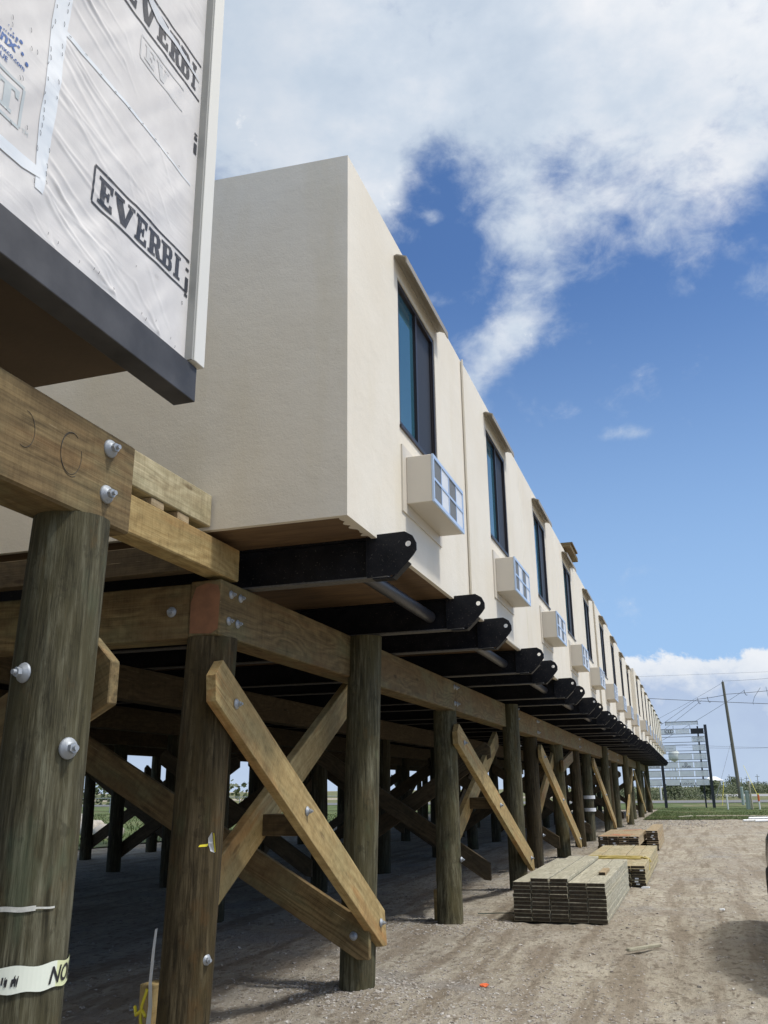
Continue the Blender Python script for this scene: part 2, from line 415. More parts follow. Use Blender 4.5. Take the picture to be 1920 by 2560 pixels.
def sheet(name, poly_fn, x0, x1, y0, y1, z, m, stx, sty):
    b = MB(); X = axis([(x0,x1,stx)]); Y = axis([(y0,y1,sty)]); n = len(X)
    b.v = [(x, poly_fn(x,y) if poly_fn else y, z) for y in Y for x in X]
    for j in range(len(Y)-1):
        for i in range(n-1):
            a=j*n+i; b.f.append((a,a+1,a+n+1,a+n)); b.m.append(0); b.sm.append(True)
    return tag(b.obj(name, m), kind='structure')
def vedge(x,y):
    if y > 50: return y
    return y + 1.6*noise.noise(Vector((x*.35,1,0))) + .5*noise.noise(Vector((x*1.7,4,0)))
sheet('grass_verge', vedge, -2.6, 60, 49.5, 98, .022, GRASS, .4, 2)
sheet('grass_verge', None, -200, -2.61, 72, 98, .022, GRASS, 6, 4)
sheet('road', None, -400, 400, 100, 117, .030, ASPH, 40, 4)
sheet('grass_field', None, -400, 400, 117.6, 158, .024, GRASSL, 40, 8)
sheet('highway', None, -1, 500, 158.5, 200, .034, ROADC, 40, 8)
sheet('marsh_ground', None, -900, 900, 201, 2500, .028, GRASSL, 60, 100)
sheet('grass_field', None, -120, -17.5, 2, 70, .026, GRASS, 4, 4)
# verge soil strip showing dirt and rubble in the grass
sheet('soil_strip', lambda x,y: y+.5*noise.noise(Vector((x*.5,y,2))), .0, 40, 54.5, 56.0, .034, DIRT, .5, .5)
sheet('soil_strip', lambda x,y: y+1.5*noise.noise(Vector((x*.2,y,2))), -1, 60, 80, 90, .034, GRASSL, 1.5, 2)

# gravel: loose stones, too many to count
def stone(b, c, r):
    a = random.random()*6.28; sx, sy, sz = r*random.uniform(.7,1.3), r*random.uniform(.7,1.3), r*random.uniform(.5,.9)
    pts = []
    for (ux,uy,uz) in ((1,0,0),(0,1,0),(-1,0,0),(0,-1,0),(.6,.6,.75),(-.6,.6,.75),(-.6,-.6,.75),(.6,-.6,.75)):
        jx, jy, jz = [random.uniform(.75,1.2) for _ in range(3)]
        x, y = ux*sx*jx, uy*sy*jy
        pts.append((c[0]+x*math.cos(a)-y*math.sin(a), c[1]+x*math.sin(a)+y*math.cos(a), c[2]+uz*sz*jz))
    b.add(pts, [(0,1,4),(1,2,5),(2,3,6),(3,0,7),(4,5,1),(5,6,2),(6,7,3),(7,4,0),(4,7,6,5)], 0, False)
gb = MB()
def put(x,y,r): stone(gb,(x,y,gz(x,y)-r*.25),r)
for _ in range(14000):
    y = 3.2 + 15*random.random()**1.5; x = random.uniform(-5.5, 1.2)
    if x>-1.0 and random.random()<.72: continue
    if noise.noise(Vector((x*.8,y*.6,11))) + .35*noise.noise(Vector((x*3,y*3,1))) < random.uniform(-.5,.35): continue
    put(x,y, .004+.018*random.random()**2.6)
for _ in range(1300):
    put(random.uniform(-8,1.5), random.uniform(3,24), random.uniform(.010,.026))
for mx,my,h,r in MOUNDS:
    for _ in range(750):
        t = random.random()*6.28; d = r*1.15*random.random()**.6
        put(mx+d*math.cos(t), my+d*math.sin(t), random.uniform(.008,.022))
for _ in range(2500):
    put(random.gauss(-2.3,1.2), random.gauss(8.0,1.3), random.uniform(.006,.016))
for _ in range(1500):  # grey gravel patch in the foreground
    put(random.gauss(-1.6,.45), random.gauss(6.9,.55), random.uniform(.004,.014))
for _ in range(420):
    x=random.uniform(-1.2,2.2); y=random.uniform(4.5,20); put(x,y,random.uniform(.012,.03))
for _ in range(900):
    put(random.gauss(-.6,1.2), random.gauss(46,3), random.uniform(.02,.06))
tag(gb.obj('gravel', STONE), 'grey loose gravel scattered over the brown dirt', 'gravel', kind='stuff')

# grass blades on the verge
bl = MB()
for _ in range(26000):
    y = 49.5+26*random.random()**1.4; x = random.uniform(-3.5, 9)
    if y < vedge(x,49.5) or (y<72 and x<-2.6): continue
    if 54.3<y<56.2 and x>0 and random.random()<.85: continue
    if y > 62 and noise.noise(Vector((x*.3,y*.3,2))) > .15: continue
    h = random.uniform(.03,.11); w=.014; a=random.random()*3.14; lx,ly=random.uniform(-.05,.05),random.uniform(-.05,.05)
    bl.add([(x-w*math.cos(a),y-w*math.sin(a),.0),(x+w*math.cos(a),y+w*math.sin(a),.0),(x+lx,y+ly,h)],[(0,1,2)])
for _ in range(16000):
    x = random.uniform(-60,-17.6); y = random.uniform(10,62); h=random.uniform(.06,.16); w=.03
    bl.add([(x-w,y,.0),(x+w,y,.0),(x+random.uniform(-.08,.08),y,h)],[(0,1,2)])
tag(bl.obj('grass', GRASS), 'short green grass on the verge beyond the gravel yard', 'grass', kind='stuff')

# shrubs beyond the road read as one mass
def clump(b, c, R, n, s):
    for _ in range(n):
        d = Vector((random.gauss(0,1),random.gauss(0,1),random.gauss(0,1))).normalized()*random.uniform(.55,1)**.6
        p = Vector((c[0]+d.x*R[0], c[1]+d.y*R[1], c[2]+d.z*R[2]*(1+.25*noise.noise(Vector((c[0],d.x*3,d.y*3))))))
        if p.z < 0: continue
        u = Vector((random.gauss(0,1),random.gauss(0,1),random.gauss(0,1))).normalized(); v = u.orthogonal().normalized()*s*random.uniform(.6,1.3); u = u*s*random.uniform(.6,1.3)
        b.add([p-u-v*.4, p+u*.2-v, p+u+v*.5, p-u*.1+v],[(0,1,2,3)])
sh = MB()
for i in range(190):
    x = random.uniform(-16,26); y = random.uniform(122,150) if x < 3.5 else random.uniform(212,240)
    if y>200: x *= 1.6
    r = random.uniform(.85,1.5)*(1 if y<200 else 1.45)
    clump(sh,(x,y,r*.45),(r*2.2,r,r*random.uniform(.8,1.0)),190,.09*(1 if y<200 else 1.6))
for i in range(70):
    x = random.uniform(-120,-70); y = random.uniform(20,160); r = random.uniform(1.5,3)
    clump(sh,(x,y,r*.5),(r*1.5,r,r),90,.35)
tag(sh.obj('shrubs', LEAF), 'dense dark green shrubs massed along the far road', 'shrubs', kind='stuff')

# ------------------------------------------------------------------ bolts
def bolt_mesh():
    b = MB()
    b.lathe([(.033,0),(.034,.003),(.031,.009),(.020,.016),(.0185,.019),(0,.019)],(0,0,0),(0,0,1),20)
    b.cyl((0,0,.018),(0,0,.033),.0165,n=6,smooth=False); b.cyl((0,0,.033),(0,0,.046),.0085,n=10)
    return b.mesh('bolt', GALV)
BOLT = bolt_mesh()
def bolt(parent, p, n, s=1.0):
    n = Vector(n).normalized(); q = n.to_track_quat('Z','Y').to_matrix().to_4x4()
    q = q @ Matrix.Rotation(random.random()*3, 4, 'Z')
    M = Matrix.Translation(Vector(p)) @ q @ Matrix.Diagonal((s,s,s,1))
    return inst(BOLT,'bolt',parent,M)

# ------------------------------------------------------------------ posts
def pile(base, top, r0, r1, label, group, bolts=(), m=PILE, seg=34):
    b = MB(); base = Vector(base); top = Vector(top); H = top.z-base.z; n = 26; sd = random.random()*50
    vs = []
    for k in range(seg+1):
        f = k/seg; c = (top-base)*f; r = r0+(r1-r0)*f
        for i in range(n):
            t = 2*PI*i/n
            w = 1+.035*noise.noise(Vector((math.cos(t)*1.3,math.sin(t)*1.3,f*3+sd)))+.012*noise.noise(Vector((math.cos(t)*6,math.sin(t)*6,f*2+sd)))
            vs.append((c.x+math.cos(t)*r*w, c.y+math.sin(t)*r*w, c.z))
    fs = [(k*n+i,k*n+(i+1)%n,(k+1)*n+(i+1)%n,(k+1)*n+i) for k in range(seg) for i in range(n)]
    b.add(vs,fs,0,True); b.add(vs[-n:],[tuple(range(n))],0)
    o = b.obj('wooden_post', m, loc=base); tag(o,label,'wooden post',group)
    for (p,nn,s) in bolts: bolt(o,p,nn,s)
    return o
GO = 'timber posts in the front row under the building'
# foreground post (row set further out)
p0 = pile((-2.25,2.73,-.3),(-2.25,2.81,2.645),.160,.147,'huge greenish weathered round post at the left edge, wrapped in caution tape',GO,seg=60)
M0 = lambda z: Vector((-2.25, 2.73+.08*(z+.3)/2.95, z))
def onpost(z, ang, r=.152): c = M0(z); return (c.x+math.cos(ang)*r, c.y+math.sin(ang)*r, z)
A_cam = math.atan2(-2.78, 2.25)
bolt(p0, onpost(1.755, A_cam+.52,.153), (math.cos(A_cam+.62),math.sin(A_cam+.62),.0),1.15)
bolt(p0, onpost(2.02, A_cam-.72,.153), (math.cos(A_cam-.9),math.sin(A_cam-.9),0),1.1)

PY_ = [5.33,7.82,11.9,15.55,18.85,22.6,26.3,29.5,33.4,36.8,40.3,43.8,47.3,50.8,54.3,57.8,61.3,64.8,68.3]
OUT = {2,4,9,12,15,18}     # posts standing outside the beam
OUTP = {}
desc = {1:'dark brown post beneath the red-painted beam corner',2:'thick post at the lower end of the nearest long brace',3:'silvery weathered post standing on a gravel mound left of the lumber stacks',4:'dark post at the lower end of the second long brace',5:'brownish post just left of the third long brace, behind the nearest lumber stack'}
for i, y in enumerate(PY_, 1):
    outer = i in OUT
    x = -2.88 if outer else -3.10
    x += random.uniform(-.02,.02); z1 = 3.0 if outer else 2.615
    lean = random.uniform(-.05,.05) if i > 4 else 0
    bz = .1 if i in (3,5) else -.15
    r = .152 if i < 5 else random.uniform(.14,.165)
    lab = desc.get(i, 'weathered round post, %s from the camera in the front row' % ORD[i])
    ba=(x+lean,y,-.3); to_=(x,y+random.uniform(-.03,.03),z1); r0,r1=r*1.02,r*.94
    if i==1: ba,to_,r0,r1=(-3.10,5.31,-.3),(-3.07,5.43,z1),.160,.172
    if i==2: ba,to_,r0,r1=(-2.88,7.80,-.3),(-2.83,7.93,3.0),.153,.158
    if i==3: ba,to_,r0,r1=(-3.03,11.58,-.3),(-3.09,11.86,z1),.163,.155
    o = pile(ba,to_, r0, r1, lab, GO, seg=40 if i<6 else 16, m=PILEB if i in (1,5,7,10,13) else PILE)
    OUTP[i] = (o, x, y)
    if outer:
        for zz in (2.92,2.75,2.30): bolt(o,(x+.12,y+.02,zz),(1,-.1,0),1.05)
o1 = OUTP[1][0]; bolt(o1,(-3.1+.155,5.31,.62),(1,-.35,0),1.1)
o3 = OUTP[3][0]; bolt(o3,(-3.04+.158,11.66,.75),(1,-.2,0),1.0); bolt(OUTP[5][0],(-3.1+.15,18.85,.7),(1,-.2,0),1.0); bolt(OUTP[7][0],(-3.1+.15,26.3,.7),(1,-.2,0),1.0)
# pale tape rings on the eighth post
for zz in (.95,1.32):
    b = MB(); b.lathe([(.178,-.05),(.178,.05)],(OUTP[8][1],OUTP[8][2],zz),(0,0,1),20)
    o = b.obj('tape_ring', WHT, OUTP[8][0]); o.matrix_parent_inverse = OUTP[8][0].matrix_basis.inverted()

# inner rows, in the dark
rows = {-6.12:'second',-9.1:'third',-12.0:'fourth',-14.95:'fifth'}
IY = {-6.12:[3.4,7.75,11.2,14.75,18.3,22.5,26,29.5,33,36.5,40,43.5,47,50.5,54,57.5,61,64.5,68],
      -9.1:[3.4,7.75,11.4,14.9,18.4,22,26,29.5,33,36.5,40,43.5,47,50.5,54,57.5,61,64.5,68],
      -12.0:[7.75,11.4,14.6,17.4,20.4,24,27.5,31,34.5,38,42,46,50,54,58,62,66],
      -14.95:[8,12,16.2,20.4,23.5,27,31,35,39,43,47,51,55,59,63,67]}
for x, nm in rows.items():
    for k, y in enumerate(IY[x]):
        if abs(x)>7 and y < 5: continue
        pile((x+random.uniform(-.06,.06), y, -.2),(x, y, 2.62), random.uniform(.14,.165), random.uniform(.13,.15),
             'dark round post standing in the shade, in the %s row back under the building' % nm, 'shaded timber posts, %s row back' % nm, seg=8, m=PILE_SHADE)

# ------------------------------------------------------------------ timber boards and beams
def tree_tag(o,label,cat,group): return tag(o,label,cat,group)
def board(name, A, B, width, thick, nrm, m, c=.005):
    """straight timber from A to B; width across, thickness along nrm; local x = grain"""
    A = Vector(A); B = Vector(B); M = frame((A+B)/2, B-A, nrm)
    b = MB(); b.cbox((B-A).length, width, thick, c); o = b.obj(name, m, M=M); return fixn(o)
def poly_board(name, pts, nrm, thick, m):
    """timber cut to outline pts (3-D, coplanar), outer face on pts, thickness behind; grain along first edge"""
    P = [Vector(p) for p in pts]; e = P[1]-P[0]; M = frame(sum(P,Vector())/len(P), e, nrm); Mi = M.inverted()
    q = [(Mi@p) for p in P]; b = MB(); b.prism([[(v.x,v.y) for v in q]], thick)
    o = b.obj(name, m, M=M); fixn(o)
    bv = o.modifiers.new('edge','BEVEL'); bv.width = .004; bv.segments = 1; bv.limit_method='ANGLE'
    return o
def brace(h0, z0, h1, z1, X0, X1, width, thick, m, along='y', nrm=None, bolts=True, label='', group='', name='cross_brace', cut=True, cat='timber brace'):
    """(h0,z0)->(h1,z1): ends of the centre line; X0,X1: outer-face position at each end"""
    L = math.hypot(h1-h0, z1-z0); tx, tz = (h1-h0)/L, (z1-z0)/L
    nx_, nz_ = -tz, tx
    if nz_ < 0: nx_, nz_ = -nx_, -nz_
    hw = width/2
    def pt(s, w): return (h0+tx*s+nx_*w, z0+tz*s+nz_*w)
    tn = tz/tx
    # vertical cuts at both ends with a blunt corner left on
    def endp(s0, sg):
        lo = pt(s0 + (hw*nx_/abs(tx))*1.0*(1 if tx>0 else -1), -hw); hi = pt(s0 - (hw*nx_/abs(tx))*(1 if tx>0 else -1), hw)
        return lo, hi
    a_lo, a_hi = endp(0,-1); b_lo, b_hi = endp(L,1)
    up0 = z0 > z1
    if cut:
        def lerp(p,q,f): return (p[0]+(q[0]-p[0])*f, p[1]+(q[1]-p[1])*f)
        if up0:   # end 0 high, end 1 low: blunt the sharp tips
            A2 = lerp(a_lo,a_hi,.5); A3 = (a_hi[0]+tx*.12, a_hi[1]+tz*.12); B2 = lerp(b_hi,b_lo,.72); B3 = (b_lo[0]-tx*.1, b_lo[1]-tz*.1)
            out = [a_lo, (b_lo[0]-tx*.12,b_lo[1]-tz*.12), lerp(b_lo,b_hi,.18), b_hi, A3, A2]
        else:
            out = [(a_lo[0]+tx*.12,a_lo[1]+tz*.12), b_lo, lerp(b_lo,b_hi,.5), (b_hi[0]-tx*.12,b_hi[1]-tz*.12), a_hi, lerp(a_lo,a_hi,.18)]
    else: out = [a_lo,b_lo,b_hi,a_hi]
    def P3(h,z):
        X = X0+(X1-X0)*(h-h0)/(h1-h0)
        return (X,h,z) if along=='y' else (h,X,z)
    o = poly_board(name, [P3(*p) for p in out], nrm, thick, m)
    tag(o,label,cat,group or None)
    if bolts:
        for f in ((.07,.52,.93) if bolts is True else bolts):
            h,z = h0+(h1-h0)*f, z0+(z1-z0)*f; bolt(o,P3(h,z),nrm,1.05)
    return o
GB = 'long timber cross braces on the front row'
# outer braces (descend away from camera) and inner ones (rise away)
brace(5.11,2.33,7.95,.43,-2.85,-2.655,.286,.075,W_NEW,nrm=(1,.07,0),bolts=(.09,.46,.955),label='nearest long tan brace, running down to the right with three bolts',group=GB)
brace(5.58,.76,8.50,2.55,-3.24,-3.16,.275,.075,W_NEW,nrm=(1,0,0),bolts=False,label='tan brace rising to the right behind the nearest long brace',group=GB)
poly = [(-3.22,6.55,1.44),(-3.22,6.62,1.27)]
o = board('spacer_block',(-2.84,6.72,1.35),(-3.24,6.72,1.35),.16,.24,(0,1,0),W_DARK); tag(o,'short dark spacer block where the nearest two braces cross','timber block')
brace(11.65,2.33,15.85,.40,-2.87,-2.66,.286,.075,W_NEW,nrm=(1,.05,0),bolts=(.07,.50,.95),label='second long tan brace from the camera, its foot left of the nearest lumber stack',group=GB)
brace(12.0,.55,15.7,2.45,-3.24,-3.14,.275,.075,W_NEW,nrm=(1,0,0),bolts=False,label='tan brace rising to the right behind the second long brace',group=GB)
o = board('spacer_block',(-2.84,13.7,1.40),(-3.24,13.7,1.40),.16,.24,(0,1,0),W_DARK); tag(o,'short dark spacer block where the second pair of braces cross','timber block')
brace(18.75,2.36,22.95,.34,-2.87,-2.68,.286,.075,W_NEW,nrm=(1,.05,0),bolts=(.07,.50,.95),label='third long tan brace from the camera, behind the lumber stacks',group=GB)
brace(19.0,.5,22.8,2.45,-3.24,-3.14,.275,.075,W_NEW,nrm=(1,0,0),bolts=False,label='tan brace rising to the right behind the third long brace',group=GB)
brace(29.4,2.4,34.0,.34,-2.87,-2.70,.286,.075,W_NEW,nrm=(1,.05,0),bolts=(.5,),label='fourth long tan brace, beside the post with white tape rings',group=GB)
brace(41.0,.28,47.5,2.4,-2.76,-2.76,.286,.075,W_NEW,nrm=(1,0,0),bolts=(.1,),label='steep pale brace leaning away, rising to the right, just beyond the fourth long brace',group=GB)
brace(50.8,2.4,55.5,.34,-2.87,-2.70,.286,.075,W_NEW,nrm=(1,0,0),bolts=False,label='fifth downward sloping brace, far along the front row',group=GB)
brace(61.3,2.4,65.8,.3,-2.87,-2.70,.286,.075,W_BEAM,nrm=(1,0,0),bolts=False,label='farthest dark brace at the end of the front row',group=GB)
brace(24.3,2.40,22.3,2.1,-2.9,-2.9,.26,.07,W_BEAM,nrm=(1,0,0),bolts=False,label='short brown brace stub under the beam between the third and fourth long braces',cut=False)

GT = 'dark transverse braces between the post rows'
def tb(x0,z0,x1,z1,y,label,m=W_BEAM,w=.286,bolts=(.04,)):
    return brace(x0,z0,x1,z1,y,y,w,.06,m,along='x',nrm=(0,-1,0),bolts=bolts,label=label,group=GT)
tb(-2.70,.36,-6.1,2.22,7.62,'wide board sloping up to the left from the foot of the nearest brace',W_BEAM)
tb(-2.125,2.10,-5.3,.35,2.97,'brace end with a bright cut face just right of the huge tape-wrapped post',W_BEAM,.29,False)
k = 0
for y, xa, xb in ((7.62,-6.1,-9.1),(14.6,-6.1,-9.1),(14.6,-3.1,-6.1),(22.4,-3.1,-6.1),(22.4,-6.1,-9.1),(11.3,-9.1,-12.0),(17.3,-9.1,-12.0),(20.3,-12.0,-14.9),(29.4,-3.1,-6.1),(29.4,-9.1,-12),(36.6,-3.1,-6.1),(43.6,-3.1,-6.1),(57,-3.1,-6.1)):
    for s in (0,1):
        z0, z1 = (.35,2.25) if s else (2.25,.35)
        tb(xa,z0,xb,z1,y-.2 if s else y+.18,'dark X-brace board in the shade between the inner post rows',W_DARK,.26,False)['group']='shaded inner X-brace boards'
# longitudinal X braces on the far side rows
for x,ya,yb in ((-15.1,8,12),(-15.1,16.2,20.4),(-15.1,23.5,27),(-15.1,31,35),(-9.1,18.4,22),(-6.1,22.5,26),(-15.1,39,43),(-15.1,47,51)):
    for s in (0,1):
        z0,z1 = (.4,2.3) if s else (2.3,.4)
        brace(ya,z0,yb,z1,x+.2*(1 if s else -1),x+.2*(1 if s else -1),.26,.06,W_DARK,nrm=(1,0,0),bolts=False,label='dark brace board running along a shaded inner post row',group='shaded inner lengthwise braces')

# beams -- front row
GF = 'heavy timber beams along the front row of posts'
segs = [(5.28,8.0),(8.0,11.88),(11.885,15.55),(15.555,18.9),(18.905,26.35),(26.355,33.4),(33.405,40.3),(40.305,47.3),(47.305,54.3),(54.305,61.3),(61.305,68.4)]
bl_ = ['nearest front beam, its painted red end over the dark brown corner post','front beam between the thick braced post and the silvery post','front beam from the silvery post to the second outside post']
BE = []
for k,(a,b_) in enumerate(segs):
    lab = bl_[k] if k < 3 else '%s heavy beam from the camera along the front row'%ORD[k]
    o = board('timber_beam',(-3.055,a,2.81),(-3.055,b_,2.81),.39,.24,(1,0,0),W_BEAM,.008); tag(o,lab,'timber beam',GF); BE.append(o)
for (y,z) in ((5.42,2.92),(5.56,2.92),(5.40,2.73),(5.53,2.73)): bolt(BE[0],(-2.934,y,z),(1,0,0),.9)
for k,(y) in enumerate((11.88,18.9,26.35,33.4,40.3)):
    o = BE[(1,3,4,5,6)[k]]
    for z in (2.93,2.71): bolt(o,(-2.934,y-.07,z),(1,0,0),1.0); bolt(o,(-2.934,y+.06,z),(1,0,0),1.0)
rp = MB()
pts=[]
for i in range(22):
    t=2*PI*i/22; r=1+.18*noise.noise(Vector((math.cos(t)*2,math.sin(t)*2,1)))
    pts.append((-3.052+.092*r*math.cos(t)*(1.05), 2.80+.155*r*math.sin(t)))
M = Matrix(((1,0,0,0),(0,0,-1,5.2775),(0,1,0,0),(0,0,0,1)))
pts=[(-3.165,2.64),(-3.0,2.63),(-2.95,2.66),(-2.942,2.9),(-2.96,2.965),(-3.05,2.985),(-3.13,2.96),(-3.168,2.85)]
rp.prism([pts],.004,M); fixn(rp.obj('paint_patch',RED,M=Matrix.Identity(4)))
o = bpy.data.objects['paint_patch']; o.parent = BE[0]; o.matrix_parent_inverse = BE[0].matrix_basis.inverted(); tag(o,'red painted patch on the end grain')
# transverse beam at the corner
o = board('timber_beam',(-3.18,5.40,2.80),(-6.1,5.40,2.80),.385,.22,(0,-1,0),W_BEAM,.008); tag(o,'brown beam running left into the shade from the red-painted corner','timber beam')
bolt(o,(-3.32,5.289,2.80),(0,-1,0),1.1)
for x, nm in rows.items():
    for a,b_ in ((2,11.2),(11.21,22.5),(22.51,36.5),(36.51,50.5),(50.51,68.4)):
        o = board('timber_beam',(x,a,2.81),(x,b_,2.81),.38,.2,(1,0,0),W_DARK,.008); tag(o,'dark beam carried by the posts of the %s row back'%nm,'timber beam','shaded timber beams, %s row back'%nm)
# near structure beams
o = board('timber_beam',(-2.265,-3,2.84),(-2.265,3.06,2.84),.395,.23,(1,0,0),W_BEAM,.01); tag(o,'big rough-sawn beam at left on the tape-wrapped post, two bolts at its end','timber beam')
NB=o
for z in (2.965,2.765): bolt(NB,(-2.149,2.875,z),(1,-.1,0),1.15)
# pencilled rings and marks on the big beam
pm = MB()
def ringpts(cy,cz,ry,rz,a0,a1,n=26): return [(-2.1485,cy+ry*math.cos(math.radians(a0+(a1-a0)*i/n)),cz+rz*math.sin(math.radians(a0+(a1-a0)*i/n))) for i in range(n+1)]
for pr_ in (ringpts(2.64,2.86,.062,.085,60,380),ringpts(2.645,2.855,.066,.088,90,300),ringpts(2.38,2.86,.05,.07,-110,90)):
    pm.tube(pr_,.0009,5)
o = pm.obj('pencil_mark', simple('dark_pencil',(.05,.05,.045),.8)); o.parent = NB; o.matrix_parent_inverse = NB.matrix_basis.inverted()
o = board('timber_beam',(-3.01,2.2,3.15),(-3.01,5.52,3.15),.235,.16,(1,0,0),W_NEW,.008); tag(o,'swirly-grained board laid on top of the corner beam','timber board')
o = board('timber_board',(-2.99,2.2,3.435),(-2.99,5.085,3.435),.225,.12,(1,0,0),W_GREEN,.006); tag(o,'pale yellow board on spacers, topmost timber against the beige end wall','timber board')
for y in (3.6,4.45,4.75):
    o = board('spacer_block',(-3.0,y-.07,3.294),(-3.0,y+.07,3.294),.05,.12,(1,0,0),W_TAN,.003); tag(o,'small spacer block between the two boards by the end wall','timber block','spacer blocks between the two boards')
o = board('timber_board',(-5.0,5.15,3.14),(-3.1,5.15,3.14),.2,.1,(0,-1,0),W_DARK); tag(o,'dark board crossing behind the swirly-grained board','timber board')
# stakes
o = board('timber_stake',(-3.50,5.62,-.25),(-3.47,5.58,.42),.14,.09,(1,-.3,0),W_NEW); tag(o,'short timber stake tied with tape beside the dark brown post','timber stake')
o = board('timber_stake',(-3.24,11.85,-.2),(-3.24,11.85,.38),.15,.07,(1,-.3,0),W_NEW); tag(o,'short timber stake left of the silvery post','timber stake')
o = board('timber_stake',(-3.42,18.7,-.2),(-3.40,18.7,.75),.16,.07,(1,-.3,0),W_NEW); tag(o,'short timber stake left of the post behind the nearest lumber stack','timber stake')

# ------------------------------------------------------------------ tapes on posts
tp = MB(); n=40; z0=.985; hgt=.078
def band_pt(a,z,r=.1615): c=M0(z); return (c.x+math.cos(a)*r, c.y+math.sin(a)*r, z)
a0,a1 = A_cam-1.9, A_cam+1.75
for i in range(n):
    for (za,zb,mi) in ((z0,z0+hgt,0),):
        A_,B_ = a0+(a1-a0)*i/n, a0+(a1-a0)*(i+1)/n
        w=.003*math.sin(i*.9)
        f=(i/n); mi = 1 if f>.74 else 0
        tp.add([band_pt(A_,z0+.003*math.sin(i*.9)),band_pt(B_,z0+.003*math.sin((i+1)*.9)),band_pt(B_,z0+hgt+.004*math.sin((i+1)*.7)),band_pt(A_,z0+hgt+.004*math.sin(i*.7))],[(0,1,2,3)],mi,True)
tob = tp.obj('caution_tape',[TAPE,TAPEY]); tag(tob,'white and yellow caution tape wrapped round the huge left post','tape')
def text_mesh(s, size, fn, m, name, parent=None, shear=0, offset=0, align='LEFT', extrude=0, cond=1.0, rot180=False, sub=0):
    cu = bpy.data.curves.new('t','FONT'); cu.body = s; cu.size = size; cu.shear = shear; cu.offset = offset; cu.align_x = align; cu.resolution_u = 3
    to = bpy.data.objects.new('t',cu); COL.objects.link(to); dg = bpy.context.evaluated_depsgraph_get(); me = bpy.data.meshes.new_from_object(to.evaluated_get(dg))
    bpy.data.objects.remove(to); bpy.data.curves.remove(cu)
    if sub:
        import bmesh
        bm = bmesh.new(); bm.from_mesh(me); bmesh.ops.subdivide_edges(bm,edges=bm.edges,cuts=sub); bmesh.ops.triangulate(bm,faces=bm.faces); bm.to_mesh(me); bm.free()
    for v in me.vertices:
        x,y = v.co.x*cond, v.co.y
        if rot180: x,y = -x,-y
        v.co = Vector(fn(x,y))
    me.materials.clear(); me.materials.append(m)
    o = bpy.data.objects.new(name,me); COL.objects.link(o)
    if parent: o.parent = parent
    return o
at_ = A_cam+1.06
text_mesh('CAUTION',.072,lambda x,y: band_pt(at_+x/.165, z0+.064+y, .1635),BLACK,'printed_letters',tob,.25,.0015,rot180=True,sub=2,cond=.92) if 0 else None
# upside-down wording: reads N-O-I ... from the left
text_mesh('CAUTION',.072,lambda x,y: band_pt(at_+(x+.0)/.165-.37, z0+.064+y, .1635),BLACK,'printed_letters',tob,.25,.0015,align='RIGHT',rot180=True,sub=2,cond=.92)
sc_ = MB()
for i in range(16):
    a=A_cam-.05+random.uniform(-.28,.1); z=z0+.035+random.uniform(-.008,.008)
    sc_.add([band_pt(a,z-.01,.1637),band_pt(a+.015,z-.012,.1637),band_pt(a+.03,z+.012,.1637),band_pt(a+.01,z+.010,.1637)],[(0,1,2,3)])
sc_.obj('torn_mark',BLACK,tob)
# chalk line on the big post
ch = MB()
for i in range(26):
    A_,B_=A_cam-1.2+i*.07,A_cam-1.2+(i+1)*.07; za=1.235+.0015*math.sin(i*.7); zb=1.235+.0015*math.sin((i+1)*.7); w=.008*(1 if i<20 else .4)
    ch.add([band_pt(A_,za-w,.1575),band_pt(B_,zb-w,.1575),band_pt(B_,zb+w,.1575),band_pt(A_,za+w,.1575)],[(0,1,2,3)],0,True)
o = ch.obj('chalk_line',simple('chalk',(.55,.55,.5),.9,0,.35,60)); o.parent=p0; o.matrix_parent_inverse=p0.matrix_basis.inverted()
# tape scrap on dark post
def rag(name, pts, m, label, cat='tape scrap', mats=None):
    b=MB(); b.add(pts,[tuple(range(len(pts)))],0); o=b.obj(name,m); sd=o.modifiers.new('th','SOLIDIFY'); sd.thickness=.002; return tag(o,label,cat)
c1=Vector((-3.0,5.18,1.30))
b=MB(); b.add([c1+Vector(v) for v in ((0,0,.03),(.03,-.01,.065),(.045,-.02,.0),(.055,-.01,-.055),(.03,-.02,-.045),(.01,-.015,.0))],[(0,1,2,5),(5,2,3,4)],0)
b.add([c1+Vector(v) for v in ((.045,-.022,.06),(.052,-.022,.06),(.062,-.012,-.05),(.052,-.012,-.052))],[(0,1,2,3)],1)
b.add([c1+Vector(v) for v in ((0,0,-.005),(-.045,-.02,-.01),(-.05,-.03,-.022),(.0,-.01,-.02))],[(0,1,2,3)],1)
o=b.obj('tape_scrap',[WHT,YEL]); o.location=(.12,-.02,0); tag(o,'torn white and yellow tape scrap stuck on the dark brown post','tape scrap')
b=MB(); pts=[(-3.335,5.24,.78),(-3.305,5.22,.79),(-3.30,5.2,.70),(-3.335,5.22,.66),(-3.31,5.2,.5),(-3.345,5.22,.48),(-3.36,5.3,.34),(-3.40,5.32,.33),(-3.40,5.35,-.02),(-3.46,5.36,-.02)]
b.add(pts,[(0,1,2,3),(3,2,4,5),(5,4,6,7),(7,6,8,9)],0,True)
b.tube([(-3.34,5.2,.45),(-3.37,5.2,.36),(-3.40,5.24,.28),(-3.37,5.22,.22),(-3.39,5.25,.12)],.010,6,1); b.tube([(-3.47,5.28,.33),(-3.42,5.22,.30),(-3.38,5.22,.33),(-3.34,5.2,.30)],.011,6,1)
tag(b.obj('tape_strip',[WHT,YEL],loc=(.03,.06,0)),'white tape strip with yellow knot hanging beside the timber stake','tape')

